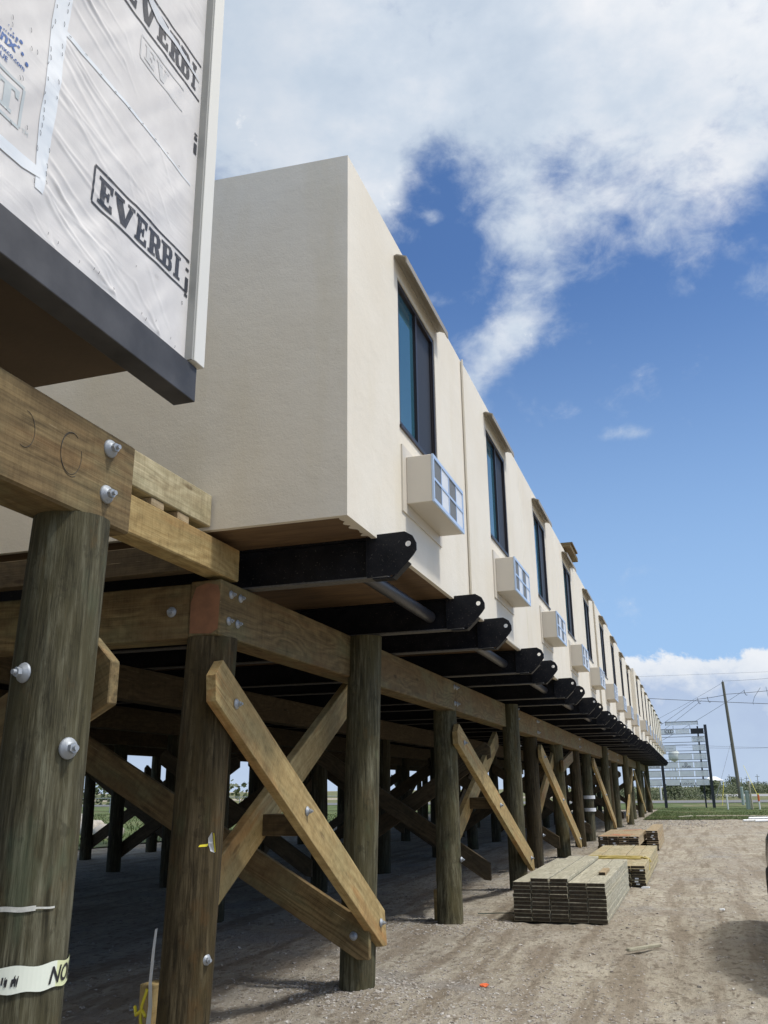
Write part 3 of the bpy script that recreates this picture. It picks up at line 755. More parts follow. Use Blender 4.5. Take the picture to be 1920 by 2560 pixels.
# ------------------------------------------------------------------ modular building
BX0 = -16.0
bld = empty('modular_building',(-9,5.11,0),'long cream stuccoed building raised on timber posts, with a row of windows','building')
BI = Matrix.Translation((9,-5.11,0))
def bpart(mb, name, mats, parent=bld):
    o = mb.obj(name, mats); o.parent = parent
    o.matrix_parent_inverse = Matrix.Translation(-(Vector(bld.location))) if parent is bld else Matrix.Identity(4)
    return o
P = 3.5; Y0 = 5.11; ZB, ZT = 3.31, 6.125
def facade_x(i): return -1.945 if i==0 else (-1.932 if i<5 else (-1.90 if i<9 else -1.75))
NMOD = 18
for i in range(NMOD):
    y0, y1 = Y0+P*i+(.004 if i else 0), Y0+P*(i+1)-.004; xf = facade_x(i); wl, wr = 6.31+P*i, 7.49+P*i; wb, wt = 4.43, 5.80
    if i==9: y0 += 0
    xb = -1.985
    ja=random.uniform(-.018,.018) if i else 0; ac0, ac1 = 6.42+P*i+ja, 7.44+P*i+ja
    b = MB(); Y=[y0,wl,wr,y1]; Z=[ZB,wb,wt,ZT]
    V=[(xf,y,z) for z in Z for y in Y]
    F=[(j*4+k,j*4+k+1,(j+1)*4+k+1,(j+1)*4+k) for j in range(3) for k in range(3) if not (j==1 and k==1)]
    V+=[(xf-.09,wl,wb),(xf-.09,wr,wb),(xf-.09,wr,wt),(xf-.09,wl,wt)]
    F+=[(5,6,17,16),(6,10,18,17),(10,9,19,18),(9,5,16,19)]
    # sides, top, bottom returns
    n0=len(V); V+=[(xb,y0,ZB),(xb,y1,ZB),(xb,y0,ZT),(xb,y1,ZT)]
    F+=[(0,4,8,12,n0+2,n0),(3,n0+1,n0+3,15,11,7),(12,13,14,15,n0+3,n0+2),(0,n0,n0+1,3,2,1)]
    if i==0:
        F = [f for f in F if f!=(0,4,8,12,n0+2,n0)]
        n1=len(V); zr=ZT+.06*(9-1.945)
        V+=[(-9.0,y0,ZB),(BX0,y0,ZB),(BX0,y0,ZT),(-9.0,y0,zr),(xb,y0+.045,ZB),(BX0,y0+.045,ZB)]
        # end wall
        zc=ZT+.06*(abs(xb)-1.945)
        V[n0+2]=(xb,y0,zc)
        F+=[(0,4,8,12,n0+2,n1+3,n1+2,n1+1,n1,n0),(n0,n1,n1+1,n1+5,n1+4)]
    b.add(V,F)
    o = bpart(b,'wall_panel',STUCCO); fixn(o)
    import bmesh as _bm
    bmm=_bm.new(); bmm.from_mesh(o.data)
    # normals must face outward (+x)
    fx=[f for f in bmm.faces if abs(f.normal.x)>.9 and abs(f.calc_center_median().x-xf)<.01]
    if fx and fx[0].normal.x<0: _bm.ops.reverse_faces(bmm,faces=bmm.faces)
    bmm.to_mesh(o.data); bmm.free()
    bv=o.modifiers.new('edge','BEVEL'); bv.width=.014; bv.segments=3; bv.limit_method='ANGLE'; bv.angle_limit=math.radians(40); bv.harden_normals=False
    # window
    w=MB(); xw=xf-.012
    def rect(a,b_,c_,d_,x0,x1,mi=0): w.box((x0,a,c_),(x1,b_,d_),mi)
    rect(wl+.004,wl+.045,wb+.004,wt-.004,xw-.06,xw+.004); rect(wr-.045,wr-.004,wb+.004,wt-.004,xw-.06,xw+.004)
    rect(wl+.046,wr-.046,wb+.004,wb+.05,xw-.06,xw+.004); rect(wl+.046,wr-.046,wt-.05,wt-.004,xw-.06,xw+.004)
    ym=(wl+wr)/2; rect(ym-.022,ym+.022,wb+.051,wt-.051,xw-.058,xw)
    wo=bpart(w,'window',FRM)
    q=MB(); q.box((xw-.035,wl+.046,wb+.051),(xw-.028,ym-.023,wt-.051)); po=bpart(q,'pane',GLASS,wo)
    q=MB(); q.box((xw-.030,ym+.023,wb+.051),(xw-.026,wr-.046,wt-.051)); po=bpart(q,'screen',SCREEN,wo)
    q=MB(); q.box((xw-.058,ym+.03,wb+.07),(xw-.05,ym+.05,wt-.07)); q.box((xw-.024,wr-.062,wb+.06),(xw-.014,wr-.047,wt-.06)); q.box((xw-.024,ym+.023,wb+.052),(xw-.014,ym+.038,wt-.06)); bpart(q,'sash',FRM,wo)
    if i==0:
        q=MB(); q.box((xw-.027,wl+.06,wt-.42),(xw-.0262,wl+.14,wt-.07)); bpart(q,'sticker',STICK,wo)
    # sill drip
    q=MB(); q.box((xf-.005,wl-.01,wb-.022),(xf+.018,wr+.01,wb-.001)); bpart(q,'sill',FRM,wo)
    # hood: bent metal over the window
    h=MB(); jh=random.uniform(-.02,.02) if i else 0; hy0,hy1=wl-.10+jh,wr+.12+jh
    prof=[(xf+.002,5.955),(xf+.03,5.962),(xf+.115,5.925),(xf+.118,5.86),(xf+.108,5.86),(xf+.106,5.915),(xf+.03,5.950),(xf+.002,5.945)]
    V=[(a,y,c) for y in (hy0,hy1) for a,c in prof]; m_=len(prof)
    h.add(V,[tuple(range(m_)),tuple(range(2*m_-1,m_-1,-1))]+[(k,(k+1)%m_,(k+1)%m_+m_,k+m_) for k in range(m_)])
    fixn(bpart(h,'window_hood',HOOD))
    # air-conditioner sleeve
    a=MB(); xo=xf+.225; zb_,zt_=3.785,4.185
    a.box((xf+.0145,ac0,zb_),(xo,ac1,zt_)); ao=bpart(a,'ac_unit',ACB)
    bv=ao.modifiers.new('edge','BEVEL'); bv.width=.004; bv.segments=1
    a=MB(); a.box((xf+.001,ac0-.10,zb_-.085),(xf+.014,ac1+.07,zt_+.08)); bpart(a,'flange',ACB,ao)
    a=MB(); x_=xo+.001
    ye=[ac0+.012+k*(ac1-ac0-.024)/4 for k in range(5)]; ze=[zb_+.012,(zb_+zt_)/2,zt_-.012]
    fr=.014
    a.box((x_,ac0-.002,zb_-.002),(x_+.016,ac1+.002,zb_+.03)); a.box((x_,ac0-.002,zt_-.03),(x_+.016,ac1+.002,zt_+.002))
    a.box((x_,ac0-.002,zb_+.031),(x_+.016,ac0+.026,zt_-.031)); a.box((x_,ac1-.026,zb_+.031),(x_+.016,ac1+.002,zt_-.031))
    a.box((x_,ac0+.027,(zb_+zt_)/2-.011),(x_+.014,ac1-.027,(zb_+zt_)/2+.011))
    for k in (1,2,3):
        for (c0,c1_) in ((zb_+.031,(zb_+zt_)/2-.012),((zb_+zt_)/2+.012,zt_-.031)): a.box((x_,ye[k]-.008,c0),(x_+.013,ye[k]+.008,c1_))
    go=bpart(a,'grille',ACF,ao)
    for k in range(4):
        a=MB(); a.box((x_+.001,ye[k]+.010,zb_+.025),(x_+.008,ye[k+1]-.010,zt_-.025)); bpart(a,'grille_mesh',(ACG,ACW)[k%2],go)
# joint bead beside first module
b=MB(); b.box((-1.933,Y0+P-.012,ZB+.02),(-1.915,Y0+P+.012,ZT+.004)); bpart(b,'joint_bead',STUCCO)
b=MB(); b.box((-1.901,Y0+5*P-.02,ZB+.02),(-1.885,Y0+5*P+.02,ZT+.004)); bpart(b,'joint_bead',STUCCO)
# roof and floor
b=MB(); b.add([(-1.98,5.2,ZT-.03),(-9,5.2,ZT+.36),(BX0,5.2,ZT-.05),(-1.98,68.0,ZT-.03),(-9,68,ZT+.36),(BX0,68,ZT-.05),(-1.98,5.2,ZT-.3),(BX0,5.2,ZT-.3),(-1.98,68,ZT-.3),(BX0,68,ZT-.3)],
   [(0,3,4,1),(1,4,5,2),(0,1,2,7,6),(3,8,9,5,4),(6,7,9,8),(0,6,8,3),(2,5,9,7)]); fixn(bpart(b,'roof',simple('roof_membrane',(.4,.4,.4),.8)))
b=MB(); b.box((BX0+.02,5.157,3.322),(-1.99,68.0,3.46)); bpart(b,'floor_panel',PLY)
b=MB(); b.box((BX0-.0,5.27,3.31),(BX0+.018,68,ZT-.1)); b.box((BX0+.02,68.002,3.31),(-1.8,68.1,ZT)); bpart(b,'rear_wall',STUCCO)
# ragged stucco edge at the corner underside
b=MB(); pts=[(-1.992,5.158)]
for k in range(36): pts.append((-1.995-.10*abs(noise.noise(Vector((k*.13,2,0))))-.03*(1-k/36), 5.16+k*.0136))
pts.append((-1.992,5.16+14*.035)); M=Matrix(((1,0,0,0),(0,1,0,0),(0,0,1,3.3205),(0,0,0,1))); b.prism([pts],.004,M); fixn(bpart(b,'stucco_edge',STUCCO))

# black steel beams under the modules
def chassis_mesh():
    b=MB(); L0=BX0+9+.2
    # I-section along x: local origin at x=0 => world -9
    zt,zb=3.32,3.022
    b.box((L0,-.055,zb),(7.13,.055,zb+.012),1); b.box((L0,-.055,zt-.012),(7.13,.055,zt))
    b.box((L0,-.006,zb+.0125),(7.13,.006,zt-.0125))
    return b.mesh('steel_beam',[STEEL,DUST])
def tip_mesh():
    b=MB()
    out=[(6.98,3.335),(7.262,3.34),(7.318,3.305),(7.345,3.25),(7.345,3.20),(7.32,3.165),(7.20,3.035),(6.98,3.024)]
    hole=[(7.285+.022*math.cos(-2*PI*k/14),3.25+.022*math.sin(-2*PI*k/14)) for k in range(14)]
    M=Matrix(((1,0,0,0),(0,0,-1,0),(0,1,0,0),(0,0,0,1)))
    b.prism([out,hole],.014,Matrix.Translation((0,-.056,0))@M)
    b.box((7.02,-.0545,3.012),(7.17,.03,3.021)); b.box((6.979,-.073,3.03),(6.985,-.0705,3.33))
    # lower gusset following the chamfer
    b.add([(7.17,-.055,3.012),(7.17,.03,3.012),(7.285,.03,3.12),(7.285,-.055,3.12),(7.165,-.055,3.022),(7.165,.03,3.022),(7.277,.03,3.128),(7.277,-.055,3.128)],[(0,1,2,3),(4,7,6,5),(0,3,7,4),(1,5,6,2),(0,4,5,1),(3,2,6,7)])
    return b.mesh('end_plate',STEEL)
CM,TM=chassis_mesh(),tip_mesh()
pipe=MB(); pipe.cyl((6.82,.07,3.15),(6.82,2.16,3.15),.055,n=20)
PM=pipe.mesh('cross_pipe',simple('worn_black_pipe',(.035,.035,.04),.4,0,.5,30,.2,80))
for i in range(NMOD):
    dx=facade_x(i)+1.945
    for y in (5.76+P*i,7.99+P*i):
        o=inst(CM,'steel_beam',bld,Matrix.Translation((-9+dx,y,0))); e=bpy.data.objects.new('end_plate',TM); COL.objects.link(e); e.parent=o
    o=inst(PM,'cross_pipe',bld,Matrix.Translation((-9+dx,5.76+P*i,0)))
b=MB(); b.box((-6,68.2,3.03),(-1.72,68.5,3.32)); b.cyl((-1.72,68.35,3.17),(-1.55,68.35,3.17),.17,.08,n=12); bpart(b,'end_beam',STEEL)
# lumber bundle on roof edge
rb=empty('roof_lumber',(-1.95,17.2,6.3),'small brown bundle of boards sticking out over the roof edge','lumber bundle')
for k,(dx,dz,l) in enumerate(((0,0,1.35),(.0,.045,1.25),(-.03,.09,1.4),(.02,.135,.9))):
    b=MB(); b.box((-.2+dx,0+.1*k,dz-.12),(.14+dx,l+.1*k,dz-.085)); b.obj('board',W_BEAM,rb)

# ------------------------------------------------------------------ near wrapped module
nm_=empty('wrapped_module',(-2.0,1.0,3.3),'nearest modular unit at top left, covered in white printed housewrap over a dark steel band','building')
NMI=Matrix.Translation((2.0,-1.0,-3.3))
def npart(mb,name,mats,parent=None):
    o=mb.obj(name,mats); o.parent=parent or nm_
    o.matrix_parent_inverse = NMI if parent is None else Matrix.Identity(4)
    return o
rc=random.Random(3); CR=[]
for k in range(20):
    z0=3.66+rc.random()*.75; a=math.radians(-rc.uniform(6,26)); L=rc.uniform(.2,.75); CR.append((2.165,z0,2.165+L*math.cos(a),z0+L*math.sin(a),rc.uniform(.006,.013),rc.uniform(.004,.009)))
for k in range(7):
    z0=4.50+rc.random()*.35; a=math.radians(-rc.uniform(4,30)); L=rc.uniform(.2,.5); CR.append((2.20,z0,2.2+L*math.cos(a),z0+L*math.sin(a),rc.uniform(.008,.015),rc.uniform(.004,.008)))
for (yy,zz) in ((2.26,3.50),(2.62,3.51),(2.95,3.52),(1.9,3.5)):
    for k in range(5):
        a=math.radians(rc.uniform(105,178)); L=rc.uniform(.08,.32); CR.append((yy,zz,yy+L*math.cos(a),zz+L*math.sin(a)*.5,rc.uniform(.005,.009),rc.uniform(.003,.006)))
for k in range(14):
    y0=rc.uniform(2.25,2.95); z0=rc.uniform(3.55,4.9); a=math.radians(-rc.uniform(8,55)); L=rc.uniform(.1,.35); CR.append((y0,z0,y0+L*math.cos(a),z0+L*math.sin(a),rc.uniform(.005,.010),rc.uniform(.002,.005)))
def crease(y,z):
    d=0
    for (a,b_,c,e,w_,h) in CR:
        if y<min(a,c)-.03 or y>max(a,c)+.03: continue
        dx,dz=c-a,e-b_; LL=dx*dx+dz*dz; f=((y-a)*dx+(z-b_)*dz)/LL
        if f<-.05 or f>1.05: continue
        f=min(1,max(0,f)); bend=.012*math.sin(f*3+a*9); q=((z-b_-f*dz+bend)*dx-(y-a-f*dx)*dz)/math.sqrt(LL)/w_
        if abs(q)<3: d+=.5*h*math.exp(-q*q)*(1-f)**.7*min(1,f*8+.3)
    return d
def wrz(y,z):
    return wrz0(y,z)+crease(y,z)
def wrz0(y,z):
    v=Vector((y,z,0))
    a=math.radians(-50); u=y*math.cos(a)-z*math.sin(a); w_=y*math.sin(a)+z*math.cos(a)
    # ridges run down to the right
    d=.007*noise.noise(Vector((u*1.3,w_*8,1)))+.0022*noise.noise(Vector((u*2.5,w_*17,5)))
    d+=.004*noise.noise(Vector((y*3,z*3,9)))
    # swag near bottom hem
    d+=.008*math.exp(-((z-3.55)/.06)**2)*noise.noise(Vector((y*5,2,2)))
    e=min(1,max(0,(3.12-y)/.15)); return d*e
XW=-2.0
def wp(y,z,off=.0): return (XW+wrz(y,z)+off,y,z)
b=MB(); Yw=axis([(0.0,1.7,.05),(1.7,3.17,.007)]); Zw=axis([(3.462,5.1,.006),(5.1,6.3,.04)]); n=len(Yw)
b.v=[wp(y,z) for z in Zw for y in Yw]
for j in range(len(Zw)-1):
    for i in range(n-1):
        a=j*n+i; b.f.append((a,a+1,a+n+1,a+n)); b.m.append(0); b.sm.append(True)
wrap=npart(b,'housewrap',WRAP)
b=MB(); b.box((-16,-14,3.51),(-2.02,3.20,6.25)); npart(b,'wall',STUCCO)
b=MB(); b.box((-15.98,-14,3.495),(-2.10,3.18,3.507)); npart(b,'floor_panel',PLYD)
# joist lines under the floor
b=MB(); b.box((-5.9,1.55,3.40),(-2.12,1.62,3.49)); b.cyl((-2.9,-1,3.36),(-2.9,2.2,3.36),.06,n=14); npart(b,'underframe',STEEL)
b=MB(); b.box((-2.09,-3,3.305),(-1.978,3.235,3.478)); o=npart(b,'steel_band',BAND); bv=o.modifiers.new('edge','BEVEL'); bv.width=.004; bv.segments=2
b=MB(); b.box((-2.10,3.172,3.484),(-1.955,3.262,6.3)); o=npart(b,'corner_trim',TRIM); bv=o.modifiers.new('edge','BEVEL'); bv.width=.003; bv.segments=1
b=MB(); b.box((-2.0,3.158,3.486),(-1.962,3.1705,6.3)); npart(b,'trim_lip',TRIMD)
# seam tapes
def strip(pts_w, m, name, off=.0022):
    """pts_w: (y,z,halfwidth) path"""
    b=MB(); rows_=[]
    path=[]
    for k in range(len(pts_w)-1):
        NS=max(4,int(math.hypot(pts_w[k+1][0]-pts_w[k][0],pts_w[k+1][1]-pts_w[k][1])/.012))
        for s in range(NS):
            f=s/NS; path.append(tuple(pts_w[k][q]*(1-f)+pts_w[k+1][q]*f for q in range(3)))
    path.append(pts_w[-1])
    for k,(y,z,w_) in enumerate(path):
        y2,z2,_=path[min(k+1,len(path)-1)]; y1,z1,_=path[max(k-1,0)]; d=Vector((y2-y1,z2-z1)).normalized(); nn=Vector((-d.y,d.x))
        jit=.004*noise.noise(Vector((y*9,z*9,3)))
        for q in (-1,-.75,-.5,-.25,0,.25,.5,.75,1): rows_.append(wp(y+nn.x*(w_*q+jit),z+nn.y*(w_*q+jit),off))
    b.add(rows_,[(k*9+q,k*9+q+1,(k+1)*9+q+1,(k+1)*9+q) for k in range(len(path)-1) for q in range(8)],0,True)
    return npart(b,name,m,wrap)
def setp(o): o.matrix_parent_inverse=Matrix.Identity(4); return o
strip([(2.15,6.2,.045),(2.14,4.55,.045),(2.14,4.2,.04),(2.13,3.9,.035),(2.135,3.66,.022)],TAPEW,'seam_tape')
strip([(1.2,3.73,.025),(1.93,3.715,.025),(2.04,3.715,.026),(2.13,3.73,.02)],TAPEW,'seam_tape',.0035)
strip([(2.17,4.42,.012),(2.57,4.43,.009),(2.8,4.42,.005),(3.11,4.40,.004)],TAPEW,'seam_tape')
# printed text
wf=lambda y0,z0,off=.0085: (lambda x,y: wp(y0+x, z0+y, off))
# slab letters on a unit cell, width .75, height 1
SL={
'E':[[(0,0),(.72,0),(.72,.30),(.60,.30),(.56,.15),(.34,.15),(.34,.43),(.44,.43),(.46,.34),(.55,.34),(.55,.66),(.46,.66),(.44,.57),(.34,.57),(.34,.85),(.54,.85),(.58,.70),(.70,.70),(.70,1),(0,1),(0,.87),(.10,.87),(.10,.13),(0,.13)]],
'V':[[(.28,0),(.50,0),(.72,.87),(.78,.87),(.78,1),(.50,1),(.50,.87),(.56,.87),(.44,.32),(.32,.87),(.38,.87),(.38,1),(0,1),(0,.87),(.07,.87)]],
'R':[[(0,0),(.42,0),(.42,.13),(.34,.13),(.34,.40),(.40,.40),(.50,.0),(.78,0),(.78,.13),(.71,.13),(.62,.46),(.70,.55),(.72,.72),(.70,.88),(.58,1),(0,1),(0,.87),(.10,.87),(.10,.13),(0,.13)],[(.34,.55),(.34,.85),(.46,.85),(.49,.78),(.49,.62),(.46,.55)]],
'B':[[(0,0),(.58,0),(.70,.10),(.73,.26),(.70,.42),(.60,.51),(.68,.58),(.71,.74),(.68,.90),(.56,1),(0,1),(0,.87),(.10,.87),(.10,.13),(0,.13)],[(.34,.13),(.34,.44),(.46,.44),(.50,.36),(.50,.22),(.46,.13)],[(.34,.57),(.34,.87),(.45,.87),(.48,.80),(.48,.65),(.45,.57)]],
'I':[[(0,0),(.44,0),(.44,.13),(.34,.13),(.34,.87),(.44,.87),(.44,1),(0,1),(0,.87),(.10,.87),(.10,.13),(0,.13)]],
'T':[[(.20,0),(.62,0),(.62,.13),(.52,.13),(.52,.85),(.64,.85),(.68,.68),(.80,.68),(.80,1),(0,1),(0,.68),(.12,.68),(.16,.85),(.28,.85),(.28,.13),(.20,.13)]]}
def drape(tri2, m, name, parent, off=.0018, mx=.009, ymax=3.146):
    import bmesh
    bm=bmesh.new()
    for tri in tri2:
        if len({(round(a,5),round(c,5)) for a,c in tri})<3: continue
        bm.faces.new([bm.verts.new((a,c,0)) for a,c in tri])
    bmesh.ops.remove_doubles(bm,verts=bm.verts,dist=1e-5)
    for _ in range(6):
        es=[e for e in bm.edges if e.calc_length()>mx]
        if not es: break
        bmesh.ops.subdivide_edges(bm,edges=es,cuts=1); bmesh.ops.triangulate(bm,faces=bm.faces)
    for v in bm.verts: v.co=Vector(wp(min(ymax,v.co.x),v.co.y,off))
    bmesh.ops.recalc_face_normals(bm,faces=bm.faces)
    me=bpy.data.meshes.new(name); bm.to_mesh(me); bm.free(); me.materials.append(m)
    for p in me.polygons: p.use_smooth=True
    o=bpy.data.objects.new(name,me); COL.objects.link(o); o.parent=parent; return o
def wtext(s_,size,y0,z0,m,shear=0,offset=0,align='LEFT'):
    cu=bpy.data.curves.new('t','FONT'); cu.body=s_; cu.size=size; cu.shear=shear; cu.offset=offset; cu.align_x=align; cu.resolution_u=3
    to=bpy.data.objects.new('t',cu); COL.objects.link(to); dg=bpy.context.evaluated_depsgraph_get(); me=bpy.data.meshes.new_from_object(to.evaluated_get(dg)); bpy.data.objects.remove(to); bpy.data.curves.remove(cu)
    me.calc_loop_triangles(); T=[[(y0+me.vertices[i].co.x,z0+me.vertices[i].co.y) for i in lt.vertices] for lt in me.loop_triangles]
    bpy.data.meshes.remove(me); return drape(T,m,'printed_letters',wrap,.0018,.01)
def slab(text,ys_,z0,h,ws_,m,parent,ymax=3.14,name='printed_letters'):
    b=MB()
    for k,c in enumerate(text):
        y0=ys_[k]; wd=ws_[k]; pitch=0
        loops=[[Vector((p[0],p[1],0)) for p in lp] for lp in SL[c]]
        # densify edges
        L2=[]
        for lp in loops:
            q=[]
            for i in range(len(lp)):
                a,b2=lp[i],lp[(i+1)%len(lp)]; ns=max(1,int((b2-a).length/.12))
                for s in range(ns): q.append(a.lerp(b2,s/ns))
            L2.append(q)
        tris=tessellate_polygon(L2); flat=[p for lp in L2 for p in lp]
        Q=[(y0+p.x*wd/.75,z0+p.y*h) for p in flat]; drape([[Q[j] for j in tr] for tr in tris],m,name,parent); continue
        vs=[]
        for p in flat:
            y=min(ymax,y0+k*pitch+p.x*wd/.75); vs.append(wp(y,z0+p.y*h,.0080))
        b.add(vs,[tuple(t) for t in tris if len({tuple(round(q,5) for q in vs[j]) for j in t})==3],0,True)
    return None
def boxline(y0,y1,z0,z1,w_,m,right=True,name='printed_box'):
    b=MB()
    def ln(ya,za,yb,zb):
        N=max(2,int(max(abs(yb-ya),abs(zb-za))/.007)); vs=[]
        for k in range(N+1):
            f=k/N; y=ya+(yb-ya)*f; z=za+(zb-za)*f
            if abs(yb-ya)>abs(zb-za): vs+= [wp(y,z-w_/2,.002),wp(y,z+w_/2,.002)]
            else: vs+=[wp(y-w_/2,z,.002),wp(y+w_/2,z,.002)]
        b.add(vs,[(2*k,2*k+1,2*k+3,2*k+2) for k in range(N)],0,True)
    ln(y0,z0,y1,z0); ln(y0,z1,y1,z1); ln(y0,z0+w_/2,y0,z1-w_/2)
    if right: ln(y1,z0+w_/2,y1,z1-w_/2)
    return npart(b,name,m,wrap)
boxline(2.425,3.14,3.825,3.995,.011,INK,False); slab('EVERBI',(2.458,2.56,2.712,2.812,2.912,3.02),3.848,.122,(.10,.135,.092,.098,.095,.09),INK,wrap)
boxline(2.36,3.14,4.925,5.14,.012,INK,False); slab('EVERBI',(2.49,2.60,2.755,2.855,2.952,3.06),4.955,.152,(.10,.135,.092,.095,.09,.07),INK,wrap)
boxline(2.645,3.0,4.745,4.87,.010,INKN,False); slab('EV',(2.675,2.77),4.765,.085,(.085,.10),INKN,wrap)
strip([(2.66,5.115,.022),(2.75,5.075,.03),(2.86,5.07,.016),(2.98,5.06,.014),(3.13,5.04,.006)],ADH,'torn_patch',.0045)
boxline(1.3,2.005,3.825,3.995,.013,INKG,True); slab('T',(1.88,),3.853,.112,(.10,),INKG,wrap)
wtext('velinx',.070,1.94,4.10,INKB,.15,.002,'RIGHT')
wtext('velinxco.com',.030,1.995,4.062,INKB,0,.0004,'RIGHT')
wtext('BLUE',.030,1.915,4.03,INKB,0,.0004,'RIGHT')
wtext('TM',.024,2.02,3.825,INKG); wtext('CC',.024,2.88,3.76,INKN); wtext('S',.026,3.10,3.745,INK); wtext('r',.02,2.74,3.72,INK)
b=MB()
for (y,z,r) in ((2.0,4.10,.0085),(1.973,4.122,.007),(1.953,4.135,.0055),(1.962,4.166,.008),(1.943,4.163,.006),(1.94,4.15,.005),(1.926,4.155,.005),(1.915,4.152,.004),(1.905,4.15,.0035),(1.925,4.17,.0035),(1.912,4.177,.003),(1.9,4.183,.0025),(1.893,4.15,.003),(1.883,4.148,.003)):
    b.add([wp(y,z,.0025)]+[wp(y+r*math.cos(2*PI*k/12),z+r*math.sin(2*PI*k/12),.0025) for k in range(12)],[(0,k+1,(k+1)%12+1) for k in range(12)])
npart(b,'printed_dots',INKB,wrap)
b=MB()
for (za,zb) in ((3.80,3.815),(3.83,3.90),(3.935,3.95),(3.985,4.0),(4.60,4.66),(4.68,4.70),(4.71,4.72)):
    b=MB(); b.add([wp(3.118,za,.003),wp(3.144,za,.003),wp(3.144,zb,.003),wp(3.118,zb,.003)],[(0,1,2,3)]); npart(b,'printed_mark',INK,wrap)
# staples
STAP=simple('staple_metal',(.09,.09,.10),.5,.3)
def staple(y,z,a,l): d=(math.cos(a)*l/2,math.sin(a)*l/2); b=MB(); b.tube([wp(y-d[0],z-d[1],.004),wp(y,z,.006),wp(y+d[0],z+d[1],.004)],.0009,4); npart(b,'staple',STAP,wrap)
for k in range(46):
    f=k/46; z=3.68+1.6*f; s=random.choice((-1,1)); staple(2.135+s*.028+random.uniform(-.006,.006),z,math.radians(random.choice((100,80,-75))),random.uniform(.012,.022))
for k in range(9): staple(random.uniform(1.9,2.09),random.uniform(3.76,4.35),math.radians(105),.018)
for k in range(9): staple(2.2+k*.1,4.425+random.uniform(-.005,.005),.2,.012)
for k in range(12): staple(random.uniform(2.0,3.1),random.uniform(3.5,3.56),1.4,.012)

# ------------------------------------------------------------------ lumber stacks
def lboard(x,y0,y1,z,w,t,mats,label,group,dx=0):
    b=MB(); L=y1-y0; b.cbox(L,w,t,.003)
    # end faces get the darker end grain
    o=b.obj('lumber_board',mats,M=frame(((x),(y0+y1)/2,z+t/2),(random.uniform(-.0015,.0015)+dx,1,0),(0,0,1))); fixn(o)
    me=o.data
    for p in me.polygons:
        if abs(p.normal.x)>.9 and len(mats)>1: p.material_index=1
    return tag(o,label,'board',group)
def gbase(x,y): return .0
def stack(name,x0,cols,w,rows_,t,y0,y1,zb,mats,gap=.010,ztag=False,tops=None,jit=.02,drift=0):
    for c in range(cols):
        R=rows_ + (tops[c] if tops else 0)
        for r in range(R):
            x=x0+(c+.5)*(w+gap)+random.uniform(-.006,.006)+drift*r; yy=y0+random.uniform(-jit,jit)
            lab='%s: %s board up in the %s column from the left'%(name,ORD[r],ORD[c])
            mm=mats
            o=lboard(x,yy,y1+random.uniform(-.06,.06),zb+r*t+.0008*r,w,t-.003,mm,lab,'boards of the '+name)
            if ztag and random.random()<.6:
                b=MB(); px=x+random.uniform(-.06,.06); b.box((px-.03,yy-.0032,zb+r*t+.008),(px+.03,yy-.0015,zb+r*t+t-.012)); q=b.obj('end_tag',TAGM); q.parent=o; q.matrix_parent_inverse=o.matrix_basis.inverted()
ENDG=wood('timber_end_grey',(.035,.029,.02),(.085,.07,.05),(.05,.037,.025),.0)
# ground bearers
for k,y in enumerate((12.5,15.6)):
    o=board('timber_bearer',(-2.3,y,.025),(-1.2,y,.025),.09,.05,(0,0,1),W_DARK); tag(o,'flat bearer lying under the nearest lumber stack','timber bearer','bearers under the nearest lumber stack')
stack('nearest grey lumber stack',-2.335,5,.225,11,.0455,12.13,16.15,.0,[W_GREY,ENDG],tops=[-1,0,0,-1,-1],jit=.012)
for (x,r) in ((-2.335+1.5*.234,11),(-2.335+2.5*.234,11)):
    pass
o=lboard(-1.30,13.2,13.9,.459,.09,.042,[W_TAN,ENDG],'short pinkish offcut lying on top of the nearest lumber stack','offcut')
stack('second lumber stack with gold straps',-2.10,5,.228,7,.044,16.55,22.2,.02,[W_GREEN,ENDD],ztag=True,jit=.03,drift=.0)
stack('orange-marked lumber stack',-2.36,4,.235,5,.044,23.6,27.4,.235,[W_TAN,ENDD],ztag=True,jit=.03)
stack('rear right lumber stack',-1.32,1,.30,11,.044,25.9,30.5,.0,[W_TAN,ENDD],ztag=True,jit=.03)
for k,(x,y) in enumerate(((-2.1,23.9),(-1.7,26.9))):
    for zz in (.0,.11): 
        o=board('timber_bearer',(-2.4,y,.055+zz),(-1.35,y,.055+zz),.11,.10,(0,0,1),W_DARK); tag(o,'dark bearer under the orange-marked lumber stack','timber bearer','bearers under the orange-marked stack')
# orange paint marks (child of top boards): thin sprayed zigzag
tb_=[o for o in bpy.data.objects if o.get('group')=='boards of the orange-marked lumber stack' and 'fifth board' in o['label']]
b=MB()
def spray(pts,w_=.03):
    for k in range(len(pts)-1):
        a=Vector(pts[k]);c=Vector(pts[k+1]);d=(c-a).normalized();n_=Vector((-d.y,d.x,0))*w_; b.add([a-n_,c-n_,c+n_,a+n_],[(0,1,2,3)])
zt_=.235+5*.0455+.004
spray([(-2.3,23.75,zt_),(-1.6,23.9,zt_+.0005),(-2.1,24.4,zt_+.001),(-1.5,24.3,zt_+.0015)]); spray([(-1.95,26.6,zt_),(-1.75,26.9,zt_+.0005),(-1.5,27.2,zt_+.001)],.035)
if tb_:
    o=b.obj('paint_mark',ORANGE); o.parent=tb_[0]; o.matrix_parent_inverse=tb_[0].matrix_basis.inverted()
